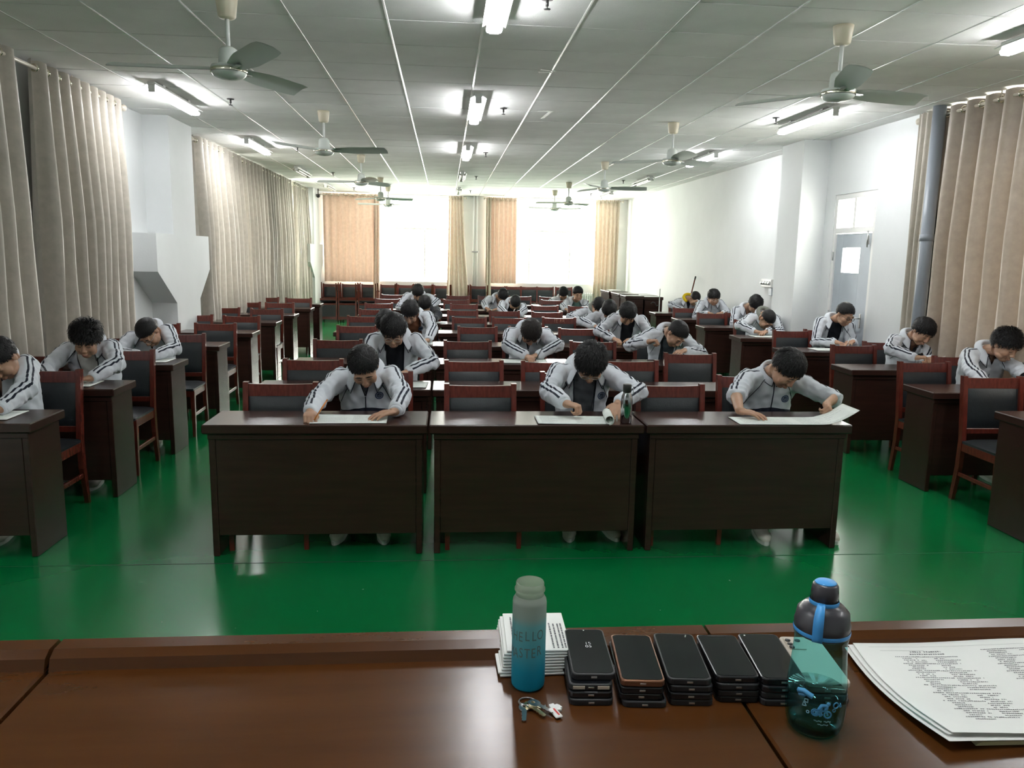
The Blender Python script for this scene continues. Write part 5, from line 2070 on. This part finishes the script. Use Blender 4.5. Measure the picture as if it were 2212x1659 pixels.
MB().lathe([(.0222, .215), (.0228, .217), (.0228, .221), (.0222, .223)], n=28, cap=False).build('spout_band', 'cap_blue', root)
sp_ = MB().lathe([(.0212, .214), (.0208, .236), (.0195, .247), (.017, .2505), (.002, .251)], n=28).build('spout', 'cap_dark', root)
MB().lathe([(.0160, .2502), (.0168, .2508), (.015, .2525), (.001, .2535)], n=28).build('spout_button', 'cap_blue', sp_)
vs, fs = [], []
sp2 = [(.0225, .222), (.030, .221), (.0385, .214), (.0440, .203), (.0450, .190), (.0447, .172), (.0440, .168)]
for r_, z in sp2:
    for a in (-.22, .22):
        aa = -PI / 2 - .12 + a * (.0225 / r_) ** .35
        vs.append((r_ * math.cos(aa), r_ * math.sin(aa), z))
for k in range(len(sp2) - 1):
    fs.append((2 * k, 2 * k + 1, 2 * k + 3, 2 * k + 2))
link('carry_strap', evaluated(MB().add(vs, fs, True).mesh('carry_strap'), [('SOLIDIFY', dict(thickness=.0035, offset=0))]), 'cap_blue', root)


def body_r(z):
    for (r0, z0), (r1, z1) in zip(prof[:-1], prof[1:]):
        if z0 <= z <= z1:
            return r0 + (r1 - r0) * (z - z0) / (z1 - z0 + 1e-9)
    return .045


def print_line(pts, w, material, name='printed_mark', close=False):
    """pts (x, z) on the bottle front, bent round it"""
    q = []
    P_ = pts + (pts[:1] if close else [])
    for (x0, z0), (x1, z1) in zip(P_[:-1], P_[1:]):
        for k in range(4):
            q.append((x0 + (x1 - x0) * k / 4, z0 + (z1 - z0) * k / 4))
    q.append(P_[-1])
    out = []
    for x, z in q:
        R = body_r(z) + .0005
        th = x / R
        out.append((math.sin(th) * R, -math.cos(th) * R, z))
    MB().tube(out, w, 5).build(name, material, root)


def circ(x, z, r, n=12):
    return [(x + r * math.cos(2 * PI * k / n), z + r * math.sin(2 * PI * k / n)) for k in range(n)]


print_line(circ(.001, .053, .0055), .0011, 'print_blue', close=True)
print_line(circ(.001, .053, .003), .0011, 'print_blue', close=True)
print_line(circ(.020, .051, .0055), .0012, 'print_blue', close=True)
print_line([(.001, .053), (.008, .056), (.010, .049), (.001, .053)], .0016, 'print_blue')
print_line([(.008, .056), (.015, .058), (.020, .051)], .0014, 'print_blue')
print_line([(.006, .058), (.010, .066), (.018, .066), (.016, .059)], .0030, 'print_blue')
print_line([(.010, .062), (.009, .054), (.011, .050)], .0020, 'print_blue')
print_line(circ(.020, .069, .0016, 8), .0018, 'print_blue', close=True)
print_line(circ(.033, .066, .0045), .0009, 'print_blue', close=True)
print_line(circ(.030, .058, .0025), .0007, 'print_blue', close=True)
print_line([(-.016, .066), (-.011, .066), (-.011, .071), (-.016, .071)], .0008, 'print_pale', close=True)
print_line([(-.019, .059), (-.013, .060), (-.017, .067)], .0008, 'print_pale', close=True)
print_line([(.040, .062), (.044, .062), (.042, .068)], .0008, 'print_blue', close=True)
print_line([(-.028, .080), (-.018, .083), (-.010, .080), (-.004, .078)], .0045, 'print_blue')
print_line([(-.026, .075), (-.016, .077)], .0030, 'print_blue')
print_line(circ(-.010, .051, .0022, 8), .0006, 'print_pale', close=True)
for x0, x1, z in ((.000, .012, .039), (.015, .026, .039), (.006, .022, .033)):
    print_line([(x0 + (x1 - x0) * q_ / 18, z + .0011 * math.sin(q_ * 1.9) + .0006 * math.sin(q_ * .7)) for q_ in range(19)], .00035, 'print_pale')
tag(root, 'blue green see-through sports bottle with dark lid and blue strap in front of the phones', 'bottle')

# --- phones, stacked in the exam
mat('phone_black', (.010, .010, .012), .25)
mat('phone_case', (.012, .012, .014), .5)
mat('phone_glass', (.006, .007, .009), .07, spec=.6)
mat('phone_bronze', (.20, .09, .05), .35, metal=.6)
mat('phone_beige', (.48, .42, .35), .4)
mat('phone_pink', (.30, .17, .15), .4)
mat('screen_mark', (.55, .57, .58), .5)
SCREENS = []


def phone(cx, cy_, z, rz, body, label, w=.0755, l=.168, t=.0098, face='screen', notch=None):
    root = empty('smartphone', (cx, cy_, z), rz)
    r = .010
    poly = []
    for (sx_, sy_, a0) in ((1, 1, 0), (-1, 1, 90), (-1, -1, 180), (1, -1, 270)):
        for k in range(5):
            a = math.radians(a0 + 90 * k / 4)
            poly.append((sx_ * (w / 2 - r) + r * math.cos(a), sy_ * (l / 2 - r) + r * math.sin(a)))
    me = MB().prism(poly, 0, t).mesh('phone_body')
    me = evaluated(me, [('BEVEL', dict(width=.0022, segments=2, limit_method='ANGLE'))])
    link('phone_body', me, body, root)
    if face == 'screen':
        k_ = (w - .006) / w
        k2 = (l - .008) / l
        MB().prism([(x * k_, y * k2) for x, y in poly], t - .0002, t + .0005).build('screen', 'phone_glass', root)
        if notch == 'hole':
            MB().lathe([(.0018, 0), (.0018, .0003)], (-.026, l / 2 - .010, t + .0005), 10).build('front_camera', 'steel', root)
        elif notch == 'drop':
            MB().lathe([(.0016, 0), (.0016, .0003)], (0, l / 2 - .0075, t + .0005), 10).build('front_camera', 'steel', root)
        elif notch == 'bar':
            MB().box((0, l / 2 - .0075, t + .0006), (.034, .005, .0004)).build('sensor_bar', 'phone_black', root)
        elif notch == 'pill':
            MB().box((.022, l / 2 - .012, t + .0006), (.0022, .009, .0004), rot=Matrix.Rotation(-.3, 3, 'Z')).build('front_camera', 'steel', root)
    else:
        MB().prism([(x * .42 - .016, y * .26 + .052) for x, y in poly], t - .0002, t + .0016).build('camera_plate', body, root)
        for dx, dy in ((-.026, .062), (-.026, .048), (-.008, .062), (-.026, .036)):
            MB().lathe([(.0052, 0), (.0052, .0016), (.004, .002), (.001, .002)], (dx, dy, t + .0016), 14).build('lens', 'phone_black', root)
    MB().box((0, -l / 2 - .0001, t * .48), (.010, .0012, .0032), .0003).build('charging_port', 'steel', root)
    tag(root, label, 'phone', 'phones collected on the table')
    return root


ST = [(.262, 1.312, -.055), (.3445, 1.286, -.095), (.4265, 1.287, -.10), (.5095, 1.284, -.075), (.5885, 1.278, -.10), (.667, 1.272, -.11)]
NAMES = ['beside the folded papers', 'second from the folded papers', 'third from the folded papers', 'fourth from the folded papers', 'fifth from the folded papers', 'half behind the sports bottle']
LV = ['at the bottom of', 'second from the bottom of', 'third from the bottom of', 'on top of']
rng = random.Random(17)
for i, (x, y, rz) in enumerate(ST):
    z = TT
    for k in range(4):
        t = .0118 if not (i == 5) else .0105
        top = k == 3
        body = 'phone_case' if rng.random() < .6 else 'phone_black'
        face, notch = 'screen', None
        dx, dy, dr = rng.uniform(-.003, .003), rng.uniform(-.004, .003), rng.uniform(-.02, .02)
        if top:
            dx = dy = dr = 0
            notch = ('drop', None, 'pill', 'bar', 'hole', None)[i]
            if i == 1:
                body = 'phone_bronze'
            if i == 5:
                body, face = 'phone_beige', 'back'
        if i == 0 and not top:
            dx, dy = -.006, -.018 + .003 * k
        if i == 5 and k == 2:
            body = 'phone_pink'
        ph = phone(x + dx, y + dy, z, rz + dr, body, '%s smartphone %s the stack %s' % ('beige' if body == 'phone_beige' else 'black', LV[k], NAMES[i]), t=t - .0004, face=face, notch=notch,
                   l=.165 if i != 3 else .152)
        z += t + .0004
        if i == 0 and top:
            for s, yy in (('15', .020), ('05', .0085)):
                me = text_mesh(s, .0125, 'clock')
                me.transform(Matrix.Translation((.002, yy, t + .0006)))
                link('clock_digits', me, 'screen_mark', ph)
        if i == 0 and k == 2:
            for sx_ in (-1, 1):
                MB().box((sx_ * .021, -.083, .006), (.02, .002, .005)).build('case_rim', 'phone_beige', ph)

# --- folded paper bundle behind the glass bottle
root = empty('paper_bundle', (.168, 1.388, TT), -.02)
for k in range(9):
    w, l = .118, .150
    ox, oy, rr = -.012 + .0022 * k + (rng.uniform(-.003, .003)), -.004 + .001 * k, .05 - .006 * k
    m = MB().box((ox, oy, .004 + k * .0052), (w, l, .0042), .001, rot=Matrix.Rotation(rr, 3, 'Z'))
    o = m.build('folded_sheet', 'paper_white', root)
m = MB()
r = random.Random(5)
for col in (-.045, -.036, .028, .036, .044, .050):
    y = -.065
    while y < .03 + (.03 if col < 0 else 0):
        l = r.uniform(.002, .005)
        m.box((col + .006, y, .0498), (.0028, l, .0003))
        y += l + .0016
o = m.build('print', 'ink', root)
o['kind'] = 'stuff'
tag(root, 'bundle of folded white printed papers behind the glass bottle', 'papers')

# --- keys
root = empty('key_bunch', (.142, 1.213, TT), 0)
m = MB().torus((0, .012, .003), .0145, .0009, (0, .1, 1), 24, 6).torus((.001, .011, .0046), .0145, .0009, (.05, .1, 1), 24, 6)
m.build('key_ring', 'steel', root)
mat('brass', (.62, .52, .32), .3, metal=1.0)


def key(x, y, z, rz, mt):
    k = empty('key', (x, y, z), rz)
    k.parent = root
    poly = [(math.cos(a) * .0115, math.sin(a) * .0095) for a in [2 * PI * i / 16 for i in range(16)]]
    hole = [(px * .35 - .003, py * .35) for px, py in poly]
    vs, fs = [], []
    for z_ in (0, .0022):
        vs += [(a, b_, z_) for a, b_ in poly] + [(a, b_, z_) for a, b_ in hole]
    for i in range(16):
        j = (i + 1) % 16
        fs += [(i, 16 + i, 16 + j, j), (32 + i, 32 + j, 48 + j, 48 + i), (i, j, 32 + j, 32 + i), (16 + i, 48 + i, 48 + j, 16 + j)]
    MB().add(vs, fs).build('key_bow', mt, k)
    bl = [(.010, -.0042), (.016, -.0042), (.019, -.0028), (.022, -.004), (.025, -.0026), (.029, -.004), (.033, -.0028), (.038, -.0036), (.040, 0), (.038, .0038), (.010, .0042)]
    MB().prism(bl, .0003, .0019).build('key_blade', mt, k)
    return k


key(-.006, -.004, .002, math.radians(-97), 'steel')
key(.004, -.002, .0045, math.radians(-58), 'brass')
key(.011, -.001, .007, math.radians(-45), 'steel')
ch = [(.013, .004), (.019, .001), (.025, -.002), (.030, -.003)]
for i in range(6):
    t = i / 5 * (len(ch) - 1)
    a = int(min(t, len(ch) - 2))
    p = V3(*ch[a], .003) * (1 - t + a) + V3(*ch[a + 1], .003) * (t - a)
    MB().torus(p, .0026, .0006, (1, 0, .3) if i % 2 else (0, .3, 1), 10, 5).build('chain_link', 'steel', root)
mat('tag_white', (.78, .78, .76), .4)
mat('tag_red', (.55, .03, .03), .5)
R_ = Matrix.Rotation(math.radians(-70), 3, 'Z')
t1 = MB().box((.044, -.024, .004), (.030, .013, .003), .0012, rot=R_).build('tag_plate', 'tag_white', root)
MB().box((.0455, -.0235, .0057), (.020, .003, .0004), rot=R_).build('tag_stripe', 'tag_red', t1)
m = MB().prism([(.036, .001), (.044, .004), (.046, .000), (.050, .002), (.054, -.001), (.058, -.008), (.054, -.010), (.056, -.015), (.049, -.016), (.047, -.012), (.040, -.012), (.037, -.006)], .0005, .004)
m.build('puzzle_charm', 'tag_white', root)
tag(root, 'bunch of keys on a ring with white tags lying on the table', 'keys')

# --- stack of printed exams
root = empty('exam_stack', (1.015, 1.222, TT), -.012)
w, d = .43, .315


def surf(u, v):
    """height of the top sheet: slack edges and a lifted near left corner"""
    return .013 + .012 * max(0, .35 - u) ** 1.3 * (1 - v) * 2.2 + .02 * max(0, .3 - v) ** 1.2 * (1.2 - u) + .002 * math.sin(6 * u + 3 * v)


def warp(u, v):
    x = (u - .5) * w + .020 * math.sin(PI * v) * (1 - u) ** 2 * -1
    y = (v - .5) * d
    return x, y


for k in range(3):
    vs, fs = [], []
    nx, ny = 20, 14
    for top in (1, 0):
        for j in range(ny + 1):
            for i in range(nx + 1):
                u, v = i / nx, j / ny
                x, y = warp(u, v)
                ox, oy = ((0, 0), (-.008, .004), (-.015, -.004))[k]
                ang = (0, .012, .03)[k]
                x, y = x * math.cos(ang) - y * math.sin(ang) + ox, x * math.sin(ang) + y * math.cos(ang) + oy
                vs.append((x, y, surf(u, v) * (1 - .12 * k) - .001 * k + (.0006 if top else 0)))
    q = (nx + 1) * (ny + 1)
    for j in range(ny):
        for i in range(nx):
            a = j * (nx + 1) + i
            fs.append((a, a + 1, a + nx + 2, a + nx + 1))
            fs.append((q + a, q + a + nx + 1, q + a + nx + 2, q + a + 1))
    MB().add(vs, fs, True).build('exam_sheet', 'paper_white', root)
for k in range(5):
    MB().box((.022, -.003, .0011 + k * .0019), (w - .045, d - .004, .0018), .0005, rot=Matrix.Rotation(.006 * (k - 2), 3, 'Z')).build('exam_sheet', 'paper_cream', root)
m = MB()
r = random.Random(8)


def mark(u0, u1, v, h):
    n = 1 if u1 - u0 < .03 else 4
    for k in range(n):
        a, b_ = u0 + (u1 - u0) * k / n, u0 + (u1 - u0) * (k + 1) / n
        p = []
        for uu, vv in ((a, v), (b_, v), (b_, v + h), (a, v + h)):
            x, y = warp(uu, vv)
            p.append((x, y, surf(uu, vv) + .0010))
        m.add(p, [(0, 1, 2, 3)])


def text_row(u0, u1, v, h, step):
    u = u0
    while u < u1:
        l = step * r.uniform(.55, .85)
        if r.random() < .93:
            mark(u, min(u + l, u1), v + r.uniform(-.001, .001), h * r.uniform(.75, 1))
        u += step


mark(.10, .30, .885, .002)
mark(.06, .98, .93, .0014)
text_row(.22, .37, .865, .013, .0105)
text_row(.22, .385, .835, .013, .0105)
v = .805
k = 0
while v > .12:
    if k % 4 in (0,):
        text_row(.145, .145 + r.uniform(.24, .33), v, .0085, .0085)
    else:
        text_row(.17, .17 + r.uniform(.05, .1), v, .0085, .0085)
        if r.random() < .8:
            text_row(.31, .31 + r.uniform(.04, .12), v, .0085, .0085)
    v -= .0205
    k += 1
v = .875
k = 0
while v > .12:
    if k % 4 == 0:
        text_row(.56, .56 + r.uniform(.2, .33), v, .0085, .0085)
    else:
        text_row(.58, .58 + r.uniform(.05, .1), v, .0085, .0085)
        if r.random() < .8:
            text_row(.73, .73 + r.uniform(.04, .12), v, .0085, .0085)
    v -= .0205
    k += 1
o = m.build('print', 'ink', root)
o['kind'] = 'stuff'
tag(root, 'stack of white printed exam sheets with a cream edge on the teacher table', 'papers')

# --- tape remnants on the ceiling, scratches on one chair rail
mat('tape', (.85, .85, .8), .5)
for n_, (cx, cy_, sx_, sy_, a_) in enumerate(((.80, 6.46, .13, .03, .15), (.80, 6.52, .14, .02, -.05), (1.0, 8.22, .15, .025, 0), (1.04, 8.45, .03, .4, .1))):
    MB().box((cx, cy_, ZC - .001), (sx_, sy_, .002), rot=Matrix.Rotation(a_, 3, 'Z')).build('tape_strip', 'tape', ce)
mat('scratch', (.42, .20, .13), .6)
target = [o_ for o_ in bpy.data.objects if o_.get('label', '').startswith('dark red padded chair, fifth seat from the left, fifth middle row')][0]
m = MB()
for st in ([(-.05, .03), (-.06, .01)], [(-.055, .018), (-.055, -.02)], [(-.03, .032), (-.045, .012)], [(-.03, .032), (-.012, .012)], [(-.042, .008), (-.018, .008)], [(-.03, .018), (-.03, -.016)], [(-.044, -.016), (-.016, -.016)],
           [(.012, .012), (.034, .012)], [(.023, .028), (.023, -.02)], [(.023, .008), (.012, -.008)], [(.042, .022), (.040, -.018)], [(.042, .022), (.064, .022)], [(.064, .022), (.070, -.02)], [(.048, .012), (.060, -.008)], [(.060, .012), (.048, -.008)]):
    m.tube([(x, .2395 + (z) * .118 + .0, .855 + z) for x, z in st], .0016, 5)
m.build('scratched_marks', 'scratch', target)
